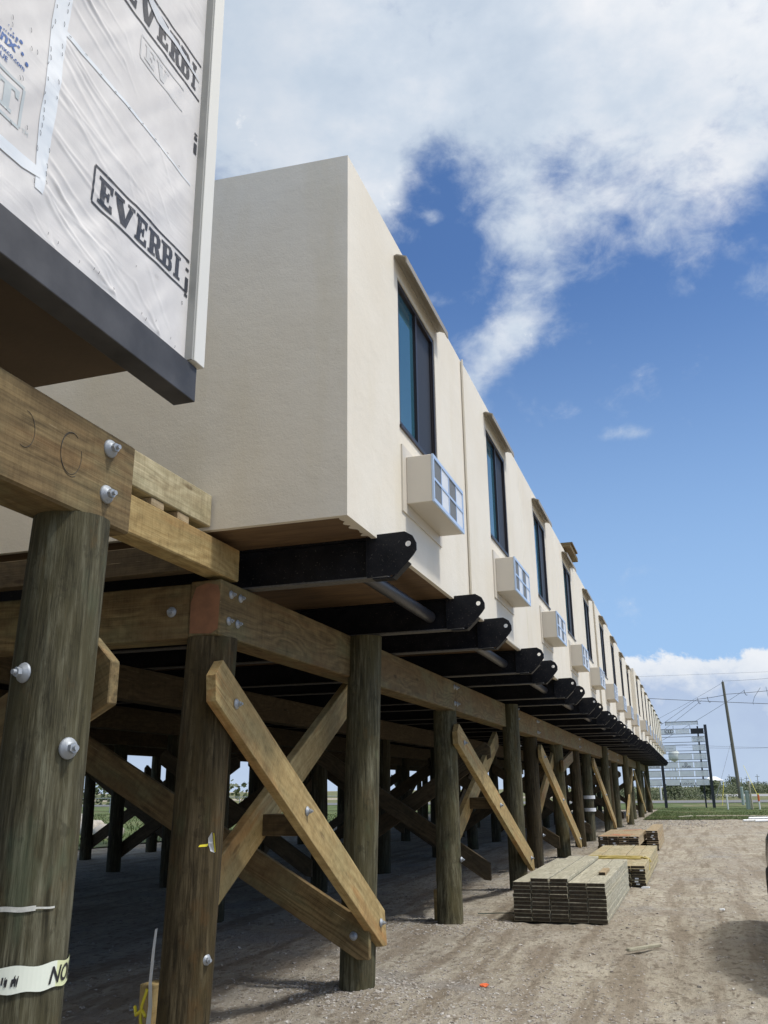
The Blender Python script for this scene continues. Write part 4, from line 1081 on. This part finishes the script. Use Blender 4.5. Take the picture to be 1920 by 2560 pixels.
# gold straps on the second stack
b=MB()
zt_=.02+7*.0448
for k in range(5):
    y=18.0+random.uniform(-.3,.5); pts=[(-2.0+i*.12,y+.15*noise.noise(Vector((i*.8,k,0))),zt_+.02+.03*abs(noise.noise(Vector((i,k,4))))) for i in range(9)]
    b.tube(pts,.014,5)
b.tube([(-1.05,18.1,zt_+.03),(-.93,18.1,zt_),(-.915,18.05,.2),(-.93,18.0,.12)],.022,6); b.tube([(-1.0,18.3,zt_+.03),(-.92,18.3,zt_-.02),(-.90,18.3,.26)],.03,6)
tag(b.obj('strap',GOLD),'crumpled gold strapping lying across the second lumber stack','strap')

# ------------------------------------------------------------------ ground litter
def clutter(name,label,cat,pts,th,m,loc):
    b=MB(); b.prism([pts],th,Matrix.Translation((0,0,th))); o=b.obj(name,m,loc=loc); fixn(o); return tag(o,label,cat)
b=MB()
for k in range(7): stone(b,(random.uniform(-.025,.025),random.uniform(-.03,.03),.008+random.uniform(0,.012)),.022)
o=b.obj('litter',ORANGE,loc=(-1.86,8.2,gz(-1.86,8.2)+.0)); tag(o,'crumpled orange-red scrap on the dirt in the foreground','litter')
clutter('litter','white scrap on the dirt beside the second lumber stack','litter',[(0,0),(.12,.02),(.14,.09),(.03,.10)],.03,WHT,(-.99,16.4,gz(-.99,16.4)))
o=board('offcut',(-.80,10.1,.03),(-.50,10.45,.035),.05,.03,(0,0,1),W_GREY); tag(o,'small wood offcut lying on the dirt in front of the lumber','offcut')
b=MB(); stone(b,(0,0,.02),.045); tag(b.obj('stone',WHT,loc=(.2,13.6,gz(.2,13.6))),'single whitish stone on the dirt right of the nearest stack','stone')
b=MB(); b.tube([(-2.9+.25*k,12.55+.25*math.sin(k*.9)-.02*k,gz(-2.9+.25*k,12.4)+.03) for k in range(5)],.006,5); tag(b.obj('cord',simple('dark_cord',(.02,.05,.04),.6)),'thin dark green cord lying between the silvery post and the lumber','cord')
# white pipes
for k in range(3):
    b=MB(); b.cyl((0,0,0),(7,3.2+.1*k,.02),.055,n=12); o=b.obj('white_pipe',WHT,loc=(2.06+.25*k,46.6-.16*k,.06+(.11 if k==1 else 0))); tag(o,('white plastic pipe lying across the yard at right, lowest','white plastic pipe on top of the others at right','white plastic pipe at right, front of the bundle')[k],'pipe','white pipes on the yard')
o=board('offcut',(-.9,52.4,.06),(-.2,53.6,.08),.1,.05,(0,0,1),W_GREY); tag(o,'pale loose plank lying at the edge of the grass','plank')
# boulders left of the building
def boulder(b,c,r):
    vs=[];n1,n2=7,10
    for i in range(n1+1):
        for j in range(n2):
            a=PI*i/n1; t=2*PI*j/n2; d=Vector((math.sin(a)*math.cos(t),math.sin(a)*math.sin(t),math.cos(a))); k=1+.35*noise.noise(d*1.3+Vector(c)); vs.append(Vector(c)+Vector((d.x,d.y,d.z*.75))*r*k)
    b.add(vs,[(i*n2+j,i*n2+(j+1)%n2,(i+1)*n2+(j+1)%n2,(i+1)*n2+j) for i in range(n1) for j in range(n2)],0,True)
BR=simple('pale_rock',(.42,.39,.35),.9,0,.25,3,.5,10)
for k in range(26):
    b=MB(); boulder(b,(0,0,.2),random.uniform(.25,.5)); tag(b.obj('boulder',BR,loc=(-21-k*.9+random.uniform(-.5,.5),30+k*1.0+random.uniform(-1,1),0)),'pale boulder in the riprap line on the grass behind the building','boulder','riprap boulders behind the building')

# ------------------------------------------------------------------ tenant sign
sg=empty('tenant_sign',(0,76,0),'tall directory sign of white panels between two dark posts, beyond the building end','sign')
SI=Matrix.Translation((0,-76,0)); DK=simple('dark_sign_steel',(.025,.03,.04),.5); PAN=simple('sign_panel',(.90,.92,.93),.5,0,.04,1.5); PB_=PAN.node_tree.nodes['Principled BSDF'].inputs; PB_['Transmission Weight'].default_value=.45; PB_['IOR'].default_value=1.05; PANW=simple('sign_tube_white',(.75,.78,.8),.4)
def spart(mb,name,m): 
    o=mb.obj(name,m); o.parent=sg; o.matrix_parent_inverse=SI; return o
for x in (-2.12,1.42):
    b=MB(); b.box((x-.11,75.9,-.3),(x+.11,76.12,6.28)); spart(b,'pole',DK)
b=MB(); b.box((.78,76.3,-.3),(.90,76.4,6.2)); spart(b,'pole',DK)
b=MB(); b.box((-1.55,75.98,6.30),(.88,76.06,6.54)); spart(b,'top_panel',PAN)
b=MB(); b.box((-1.58,75.96,6.545),(.92,76.08,6.58)); b.box((-1.58,75.97,6.27),(-1.553,76.07,6.543)); b.box((.885,75.97,6.27),(.915,76.07,6.543)); spart(b,'top_frame',DK)
rowsz=[(5.98,5.62),(5.37,4.98),(4.73,4.32),(4.08,3.65),(3.44,3.02),(2.79,2.36),(2.14,1.70)]
cols=[(-3.2,-2.27),(-1.97,-.95),(-.85,.20),(.30,1.27)]
miss={(0,0),(1,0),(1,1),(1,2),(2,0),(2,2),(3,0),(3,1)}
for r,(zt1,zb1) in enumerate(rowsz):
    b=MB()
    for zz in (zt1+.015,zb1-.015): b.box((-3.25 if r>=4 else -2.0,75.99,zz-.018),(1.30,76.03,zz+.018))
    spart(b,'rail',DK)
    for c,(xa,xb) in enumerate(cols):
        if (r,c) in miss: continue
        b=MB(); b.box((xa,75.96,zb1),(xb,75.985,zt1)); spart(b,'panel',BLACK if (r,c)==(0,3) else PAN)
b=MB()
for x in (-1.0,.28): b.box((x-.015,76.0,6.0),(x+.015,76.03,6.26))
spart(b,'strut',DK)
def stext(s,size,x,z,m=BLACK,off=.0,al='CENTER'): 
    o=text_mesh(s,size,lambda a,c:(x+a,75.952,z+c),m,'sign_text',None,0,off,al); o.parent=sg; o.matrix_parent_inverse=SI; return o
b=MB()
for k in range(3): b.lathe([(.10,0),(.13,0),(.13,.006),(.10,.006)],(-1.48+.17*k,75.955,5.82),(0,-1,0),18)
b.box((-1.68,75.95,5.70),(-1.65,75.955,5.95)); b.box((-1.649,75.95,5.70),(-1.55,75.955,5.725)); b.box((-1.62,75.95,5.655),(-1.15,75.955,5.665)); spart(b,'sign_logo',BLACK)
GR=simple('grey_print',(.22,.24,.26),.6)
stext('NETWORK',.15,.78,5.22,GR); stext('PART',.09,.78,5.10,GR); stext('SERVICES, INC',.10,.80,4.99,GR)
stext('REALTY ADVISORS',.09,-1.5,4.48,GR)
b=MB(); b.lathe([(.07,0),(.105,0),(.105,.006),(.07,.006)],(-.32,75.955,3.30),(0,-1,0),18); spart(b,'sign_logo',BLACK)
stext('YONAR',.2,-.32,3.04,simple('navy_print',(.08,.09,.14),.5),.004)
stext('PARAGON',.21,-2.74,3.26,simple('purple_print',(.16,.12,.2),.5),.003); stext('985-251-6564',.14,-2.74,3.06,BLACK,.002)
stext('US',.1,-.32,2.0,GR); stext('LIQUORS',.20,-.32,1.76,GR,.003)
b=MB(); b.box((-.92,75.95,1.72),(-.85,75.956,1.92)); b.box((.22,75.95,1.72),(.29,75.956,1.92)); spart(b,'sign_mark',BLACK)
fl=empty('floodlight',(-2.12,75.9,6.3),'dark floodlight mounted on top of the left sign post','floodlight')
b=MB(); b.box((-.1,-.1,.16),(.18,.12,.40)); b.cyl((0,0,-.02),(0,0,.17),.02,n=8); b.obj('lamp_housing',DK,fl)
b=MB(); b.add([(.18,-.1,.16),(.18,.12,.16),(.36,.12,.16),(.36,-.1,.16),(.18,-.1,.34),(.18,.12,.34)],[(0,1,2,3),(4,5,2,3),(0,3,4),(1,5,2)]); b.obj('visor',DK,fl)

# ------------------------------------------------------------------ marker posts, utility things
def marker(x,y,h,m,label,r=.055):
    b=MB(); b.cyl((0,0,-.1),(0,0,h),r,n=12); b.lathe([(r,h),(r*.8,h+.02),(0,h+.03)],(0,0,0),(0,0,1),12); o=b.obj('marker_post',m,loc=(x,y,0)); return tag(o,label,'marker post')
marker(2.22,70.4,1.0,WHT,'plain white marker post on the verge between the sign and the leaning utility pole')
o=marker(4.3,70.1,.58,WHT,'white marker post with an orange top at the right edge'); 
b=MB(); b.cyl((0,0,.58),(0,0,1.0),.07,n=12); b.obj('orange_cap',ORANGE,o)
b=MB(); b.cyl((0,0,1.001),(0,0,1.10),.045,n=12); b.obj('yellow_cap',YEL,o)
marker(-3.9,121.5,1.7,WHT,'white marker post beyond the road, left of the sign',.11)
GB_=simple('pale_green_cabinet',(.34,.42,.38),.5)
b=MB(); b.cyl((0,0,-.1),(0,0,1.24),.15,.14,n=14); b.lathe([(.16,1.2),(.16,1.27),(.02,1.30)],(0,0,0),(0,0,1),14); tag(b.obj('utility_pedestal',GB_,loc=(3.58,70.2,0)),'pale green utility pedestal beside the short grey post','utility pedestal')
b=MB(); b.cyl((0,0,-.1),(0,0,1.5),.13,.12,n=14); b.lathe([(.135,1.46),(.135,1.52),(.02,1.54)],(0,0,0),(0,0,1),14); tag(b.obj('utility_pedestal',GB_,loc=(4.0,86,0)),'smaller pale green utility pedestal left of the pale green one','utility pedestal')
b=MB(); b.cyl((0,0,-.1),(-.05,.0,1.95),.075,.065,n=12); tag(b.obj('stub_post',W_GREY,loc=(3.83,70.1,0)),'short grey wooden post right of the green pedestal','wooden post')
# utility pole and lines
UP=simple('pole_wood',(.15,.145,.11),.85,0,.2,6,.3,30)
pl=empty('utility_pole',(5.83,131,0),'tall leaning wooden utility pole right of the sign','utility pole')
b=MB(); b.cyl((0,0,-.2),(-.42,0,15.3),.26,.17,n=14); b.obj('pole',UP,pl)
b=MB(); b.cyl((-.42,0,15.3),(-.42,0,15.5),.04,n=8); b.cyl((-.6,0,13.5),(-.2,0,13.5),.05,n=8); b.obj('insulator',DK,pl)
WR=simple('wire_black',(.12,.13,.145),.5)
def wire(a,c,sag,r,label,grp='overhead wires'):
    a=Vector(a);c=Vector(c); pts=[]
    for k in range(21):
        f=k/20; p=a.lerp(c,f); p.z-=sag*4*f*(1-f); pts.append(p)
    b=MB(); b.tube(pts,r*.75,5); return tag(b.obj('overhead_wire',WR),label,'wire',grp)
wire((5.4,131,15.4),(32,131,18.3),.8,.022,'thin top wire running right from the leaning pole')
wire((5.4,131,15.2),(-14,131,6.2),.4,.022,'thin top wire sloping down left from the leaning pole')
wire((5.35,131,13.6),(36,131,17.2),.7,.045,'thick cable running right from the pole')
wire((5.35,131,13.5),(1.8,131,13.1),.05,.045,'short thick cable just left of the pole')
wire((1.8,131,13.1),(-13,131,4.0),.2,.03,'middle wire sloping down to the left toward the roof')
wire((2.4,131,12.9),(-13,131,2.6),.2,.03,'lower wire sloping down to the left toward the roof')
wire((8.0,131,14.0),(-6,131,6.4),.2,.03,'wire crossing in front of the pole, sloping left')
wire((-9,131,13.9),(30,131,10.8),.2,.05,'thick level cable crossing the whole gap above the sign')
wire((-9,131,16.6),(40,131,16.3),.1,.016,'faint high wire above the pole')
wire((-2,150,7.6),(40,150,9.3),1.2,.022,'low wire sagging right of the sign')
wire((-2,150,8.0),(40,150,7.8),.9,.022,'second low wire sagging right of the sign')
for k,(xx,zz) in enumerate(((1.9,13.1),(3.2,13.25),(8.0,14.0))):
    b=MB(); b.tube([(0,0,.1),(.05,0,-.35),(.2,0,-.65),(.35,0,-.6)],.045,6); tag(b.obj('cable_bracket',WR,loc=(xx,130.9,zz)),('hook bracket at the left end of the short thick cable','hook bracket between the cable end and the pole','hook bracket hanging from the cable right of the pole')[k],'bracket')
b=MB(); b.tube([(0,0,0),(-.9,0,-1.2),(-1.2,0,-2.0),(-1.1,0,-2.25)],.025,5); b.tube([(.7,0,.1),(.8,0,-1.1),(1.1,0,-2.0),(1.5,0,-2.3)],.025,5); tag(b.obj('cable_loop',WR,loc=(10.1,130.9,14.3)),'pair of drooping jumper loops at the right edge','cable')
def guy(a,c,m,label):
    b=MB(); b.tube([a,c],.018,5,0); tag(b.obj('guy_wire',m),label,'guy wire')
guy((5.6,131,7.5),(2.3,112,.1),WR,'thin grey guy wire left of the pole'); guy((4.6,90,3.4),(4.3,71.0,1.0),YEL,'yellow guard guy wire reaching the orange-capped post')
guy((2.55,84,2.0),(2.2,83,.05),YEL,'yellow guy guard left of the pole foot')

# water tower
wt=empty('water_tower',(-7.6,500,0),'distant pale water tower seen between the sign panels','water tower'); WTm=simple('tower_paint',(.62,.66,.64),.6)
b=MB(); b.lathe([(.3,20.3),(1.6,19.8),(2.6,18.8),(2.8,17.8),(2.8,16.0),(2.3,15.0),(.8,14.2),(.5,14)],(0,0,0),(0,0,1),24); b.obj('tank',WTm,wt)
b=MB()
for k in range(6):
    t=2*PI*k/6; b.cyl((2.6*math.cos(t),2.6*math.sin(t),16),(3.2*math.cos(t),3.2*math.sin(t),-1),.13,n=6)
b.cyl((0,0,14),(0,0,-1),.35,n=8); b.obj('legs',WTm,wt)
# low house with white roof
hs=empty('house',(6.2,300,0),'low distant house with a white hipped roof behind the sign','house')
b=MB(); b.box((-1.9,-2,0),(2.0,6,3.4)); b.obj('wall',simple('house_wall',(.5,.48,.42),.8),hs)
b=MB(); b.add([(-2.9,-3,3.3),(3.0,-3,3.3),(3.0,7,3.3),(-2.9,7,3.3),(-.9,2,4.5),(.9,2,4.5)],[(0,1,5,4),(1,2,5),(2,3,4,5),(3,0,4),(3,2,1,0)]); b.obj('roof',simple('white_roof',(.85,.87,.88),.5),hs)
b=MB(); b.box((-1.2,-2.03,1.2),(-.5,-2.0,2.2)); b.obj('window',FRM,hs); b=MB(); b.box((.5,-2.03,1.2),(1.2,-2.0,2.2)); b.obj('window',FRM,hs)
def tree(x,y,H,R,label):
    e=empty('tree',(x,y,0),label,'tree'); b=MB(); b.cyl((0,0,-.2),(0,0,H*.6),.18,.08,n=8)
    for k in range(5): t=k*1.3; b.cyl((0,0,H*.35),(R*.5*math.cos(t),R*.4*math.sin(t),H*.75),.07,.03,n=6)
    b.obj('trunk',UP,e); b=MB()
    for k in range(9): clump(b,(random.uniform(-.5,.5)*R,random.uniform(-.4,.4)*R,H*random.uniform(.5,.85)),(R*.5,R*.5,H*.22),130,.14)
    b.obj('crown',LEAF,e)
tree(11.2,290,4.2,2.2,'rounded dark tree on the skyline left of the leaning pole'); tree(2.0,123,2.3,1.3,'dark bushy tree behind the right sign post'); tree(-2.3,124,2.2,1.3,'dark bushy tree beneath the middle of the sign')
# distant poles on skyline
for k,(x,y,h) in enumerate(((14.5,400,6.2),(22,420,5.6),(27,430,6.4),(33,430,5.8),(18,380,4.8))):
    b=MB(); b.cyl((0,0,-.2),(0,0,h),.14,.1,n=6); b.box((-.9,-.06,h-1),(.9,.06,h-.85)); tag(b.obj('far_pole',UP,loc=(x,y,0)),'tiny utility pole far off on the skyline at right','utility pole','tiny skyline poles at right')
# things seen between the posts, left behind the building
BLU=simple('tank_blue',(.05,.16,.42),.4); 
def tank(x,y,label,m1=BLU):
    e=empty('storage_tank',(x,y,0),label,'tank'); b=MB(); b.cyl((-3.2,0,1.6),(3.2,0,1.6),1.05,n=24); b.lathe([(1.05,0),(.8,.35),(0,.5)],(3.2,0,1.6),(1,0,0),24); b.lathe([(1.05,0),(.8,.35),(0,.5)],(-3.2,0,1.6),(-1,0,0),24); b.obj('tank_shell',simple('tank_white_%s'%y,(.22,.36,.55),.4),e)
    b=MB()
    for xx in (-2,2): b.box((xx-.15,-.8,0),(xx+.15,.8,.7))
    b.box((-4.6,-.9,.4),(-3.9,.9,2.6)); b.obj('frame',m1,e)
tank(-88,100,'pale blue storage tank beyond the fence, seen between the posts'); tank(-78,128,'second pale tank with blue frame, seen between the inner posts')
fe=empty('chain_fence',(-45,66,0),'low metal fence beyond the grass behind the building','fence')
b=MB()
for k in range(24): b.cyl((-30+k*2.4,0,0),(-30+k*2.4,0,1.2),.03,n=6)
b.obj('posts',GALV,fe); b=MB(); b.cyl((-30,0,1.2),(26,0,1.2),.025,n=6); b.cyl((-30,0,.65),(26,0,.65),.015,n=6); b.obj('rail',GALV,fe)
lm=empty('light_mast',(-80,110,0),'tall light mast seen through the left gap between braces','light mast'); b=MB(); b.cyl((0,0,0),(0,0,14),.2,.12,n=8); b.obj('mast',UP,lm); b=MB(); b.box((-1.2,-.15,13.2),(1.2,.15,13.5)); b.box((-.9,-.2,13.5),(-.4,.2,14)); b.box((.4,-.2,13.5),(.9,.2,14)); b.obj('lamp_head',DK,lm)

# ------------------------------------------------------------------ dark vehicle at right edge
CAR=simple('dark_car_paint',(.02,.024,.032),.25,.3,.05,2,spec=.6); RUB=simple('tyre_rubber',(.02,.02,.02),.8)
cr=empty('parked_car',(1.615,8.2,0),'dark vehicle mostly out of view at the right edge','car')
b=MB(); prof=[(0,.34,.80),(.04,.62,.86),(.05,.95,.88),(.12,1.08,.84),(.30,1.15,.80)]
ysec=[(-.02,.50,.95,.76),(.12,.36,1.02,.84),(.6,.32,1.07,.87),(1.5,.30,1.10,.88),(2.6,.30,1.12,.88),(3.9,.32,1.12,.88),(4.4,.40,1.05,.84),(4.55,.5,.95,.76)]
vs=[];N=12
for (y,zl,zh,w_) in ysec:
    for (fx_,fz) in ((-.86,0),(-.97,.12),(-1,.45),(-1,.62),(-.97,.85),(-.90,1),(.90,1),(.97,.85),(1,.62),(1,.45),(.97,.12),(.86,0)): vs.append((w_*fx_,y,zl+(zh-zl)*fz))
fs=[(k*N+i,k*N+(i+1)%N,(k+1)*N+(i+1)%N,(k+1)*N+i) for k in range(len(ysec)-1) for i in range(N)]+[tuple(range(N)),tuple(range(len(ysec)*N-1,(len(ysec)-1)*N-1,-1))]
b.add(vs,fs,0,True); o=b.obj('body',CAR,cr); fixn(o)
b=MB(); sec=[(.55,1.10,1.12,.80,.80),(1.05,1.10,1.62,.80,.66),(2.6,1.12,1.68,.80,.66),(3.9,1.12,1.55,.80,.64),(4.3,1.05,1.10,.78,.76)]
vs=[]
for (y,zl,zh,wl_,wh) in sec: vs+=[(-wl_,y,zl),(-wh,y,zh),(wh,y,zh),(wl_,y,zl)]
b.add(vs,[(k*4+i,k*4+(i+1)%4,(k+1)*4+(i+1)%4,(k+1)*4+i) for k in range(4) for i in range(4)],0,False); o=b.obj('cabin',GLASS,cr); fixn(o)
b=MB(); b.box((-.64,1.06,1.625),(.64,3.7,1.70)); b.obj('roof',CAR,cr)
for (x,y) in ((-.80,.85),(.80,.85),(-.80,3.6),(.80,3.6)):
    b=MB(); b.lathe([(.20,-.11),(.33,-.11),(.36,-.08),(.36,.08),(.33,.11),(.20,.11)],(x,y,.36),(1,0,0),26); w_=b.obj('wheel',RUB,cr)
    b=MB(); b.lathe([(0,-.07),(.19,-.09),(.20,.09),(0,.07)],(x,y,.36),(1,0,0),16); b.obj('rim',GALV,w_)
for x in (-.62,.62): b=MB(); b.box((x-.16,-.035,.68),(x+.16,.05,.84)); b.obj('tail_light',simple('red_lens_%s'%x,(.3,.01,.01),.2),cr)
b=MB(); b.box((-.84,-.08,.40),(.84,.03,.60)); b.obj('bumper',RUB,cr)

# ------------------------------------------------------------------ world: sky and clouds
w=bpy.data.worlds.new('World'); sc.world=w; w.use_nodes=True; t=NT(w.node_tree); bg=t.n['Background']
SUN_EL,SUN_AZ=60,92
SDIR=(math.sin(math.radians(SUN_AZ))*math.cos(math.radians(SUN_EL)),math.cos(math.radians(SUN_AZ))*math.cos(math.radians(SUN_EL)),math.sin(math.radians(SUN_EL)))
#   # azimuth clockwise from +y
sky=t.new('ShaderNodeTexSky'); sky.sky_type='NISHITA'; sky.sun_disc=False; sky.sun_elevation=math.radians(SUN_EL); sky.sun_rotation=math.radians(SUN_AZ); sky.air_density=1.0; sky.dust_density=.6; sky.ozone_density=2.0
d=t.new('ShaderNodeTexCoord').outputs['Generated']; sp=t.new('ShaderNodeSeparateXYZ'); t.set(sp,'0',d)
el=t.math('MULTIPLY',t.math('ARCSINE',sp.outputs[2]),57.2958); az=t.math('MULTIPLY',t.math('ARCTAN2',sp.outputs[0],sp.outputs[1]),57.2958)
def sstep(v,a,b_):
    nd=t.new('ShaderNodeMapRange',interpolation_type='SMOOTHSTEP'); t.set(nd,'Value',v); t.set(nd,'From Min',a); t.set(nd,'From Max',b_); return nd.outputs[0]
def blob(a0,e0,sa,se,amp,tilt=0):
    da=t.math('SUBTRACT',az,a0); de=t.math('SUBTRACT',el,e0)
    c_,s_=math.cos(math.radians(tilt)),math.sin(math.radians(tilt))
    u=t.math('ADD',t.math('MULTIPLY',da,c_/sa),t.math('MULTIPLY',de,s_/sa)); v=t.math('ADD',t.math('MULTIPLY',da,-s_/se),t.math('MULTIPLY',de,c_/se))
    q=t.math('ADD',t.math('MULTIPLY',u,u),t.math('MULTIPLY',v,v))
    return t.math('MULTIPLY',t.math('EXPONENT',t.math('MULTIPLY',q,-1)),amp)
V=t.math('MULTIPLY',sstep(el,31.5,42),1.25)
for bb in ((-14.2,36.8,3.6,4.0,-.85,-20),(-19.5,38,2.5,3.5,.6),(-6.5,34,6,2.8,.55,0),(5,34.5,6,3.0,.5),(-8.8,29.6,3.2,2.0,.62,30),(-11.3,26.6,3.2,1.7,.62,40),(-13.6,24.6,2.2,1.3,.55,20),(-12,22.8,1.2,1.0,.4),(-14.6,30.9,2.8,.8,.62),(-14.3,36.0,1.0,.7,.75),(-14.5,28.4,2.0,1.0,.4),(-15.8,34.9,1.1,.9,.45),
           (-1.8,21.6,2.0,.55,.62),(8.8,29.2,2.0,1.2,.36)):
    V=t.math('ADD',V,blob(*bb))
n1=t.noise(t.mapping(d,(1,1,1.5)),7.5,9,.60,.25); n2=t.noise(t.mapping(d,(1,1,1.3),(0,0,.4),(3,1,2)),22,8,.62,.3)
nn=t.math('ADD',t.math('MULTIPLY',t.math('SUBTRACT',n1,.5),1.7),t.math('MULTIPLY',t.math('SUBTRACT',n2,.5),1.1))
mask=t.math('MULTIPLY',sstep(t.math('ADD',V,nn),.18,1.12),.97)
# low cumulus band
low=t.math('ADD',sstep(el,9.3,5.2),t.math('MULTIPLY',nn,.9)); 
lm_=sstep(low,.35,.50)
side=sstep(az,-10,-3); 
side2=t.math('ADD',t.math('MULTIPLY',side,.9),.1)
lm_=t.math('MULTIPLY',lm_,.93)
n3=t.noise(t.mapping(d,(1,1,1.6),(0,0,0),(1,5,2)),4,6,.6)
ccol=t.ramp(t.math('ADD',t.math('MULTIPLY',n3,.85),t.math('MULTIPLY',n1,.22)),[(.36,(.50,.60,.73)),(.52,(.66,.74,.84)),(.66,(.88,.90,.94))])
# body of the big cloud is greyer away from its bright edges at upper left
ccol=t.mix(t.math('MULTIPLY',sstep(az,-16,-34),.6),ccol,rgb(.46,.57,.70))
lcol=t.ramp(t.math('ADD',t.math('DIVIDE',el,12),t.math('MULTIPLY',nn,.45)),[(.08,(.52,.63,.80)),(.34,(.47,.57,.76)),(.52,(.80,.84,.90)),(.68,(.90,.92,.95))])
def scl(c,k):
    nd=t.new('ShaderNodeVectorMath',operation='SCALE'); t.set(nd,'0',c); t.set(nd,'Scale',k); return nd.outputs[0]
SKS=.10
skc=t.mix(1.0,sky.outputs[0],rgb(.76,1.0,1.30),'MULTIPLY')
hz=t.mix(t.math('MULTIPLY',sstep(el,34,2),.85),skc,rgb(3.7,5.7,8.6))
sund=t.new('ShaderNodeVectorMath',operation='DOT_PRODUCT'); t.set(sund,'0',d); sund.inputs[1].default_value=SDIR
ccol=t.mix(sstep(sund.outputs['Value'],.55,.97),ccol,rgb(1.9,1.75,1.55))  # warm glow added round the sun, out of view, for softer light
full=t.mix(mask,hz,scl(ccol,1/SKS*.95)); full=t.mix(lm_,full,scl(lcol,1/SKS*.95))
t.set(bg,'Color',full); bg.inputs['Strength'].default_value=SKS
sun=bpy.data.lights.new('sun','SUN'); sun.energy=2.55; sun.angle=math.radians(6); sun.color=(1,.98,.945)
so=bpy.data.objects.new('sun',sun); COL.objects.link(so)
e_,a_=math.radians(SUN_EL),math.radians(SUN_AZ); sd=Vector((math.sin(a_)*math.cos(e_),math.cos(a_)*math.cos(e_),math.sin(e_)))
so.rotation_euler=sd.to_track_quat('Z','Y').to_euler()

# ------------------------------------------------------------------ camera
cam=bpy.data.cameras.new('camera'); co=bpy.data.objects.new('camera',cam); COL.objects.link(co)
cam.sensor_fit='HORIZONTAL'; cam.sensor_width=36; cam.lens=2200/1920*36; cam.clip_end=6000; cam.clip_start=.05
import itertools
def n_(v): return Vector(v).normalized()
F=2200.; vy=(1732-960,1966.5-1280); vzx=-80.; vzy=-(F*F+vzx*vy[0])/vy[1]
Yc=n_((vy[0],-vy[1],-F)); Zc=n_((vzx,-vzy,-F)); Zc=(Zc-Yc*Zc.dot(Yc)).normalized(); Xc=Yc.cross(Zc)
co.matrix_world=Matrix((( *Xc,0),( *Yc,0),( *Zc,1.6),(0,0,0,1)))

sc.camera=co
sc.view_settings.view_transform='Standard'; sc.view_settings.look='None'; sc.view_settings.exposure=.06; sc.view_settings.gamma=1
sc.render.resolution_x=768; sc.render.resolution_y=1024
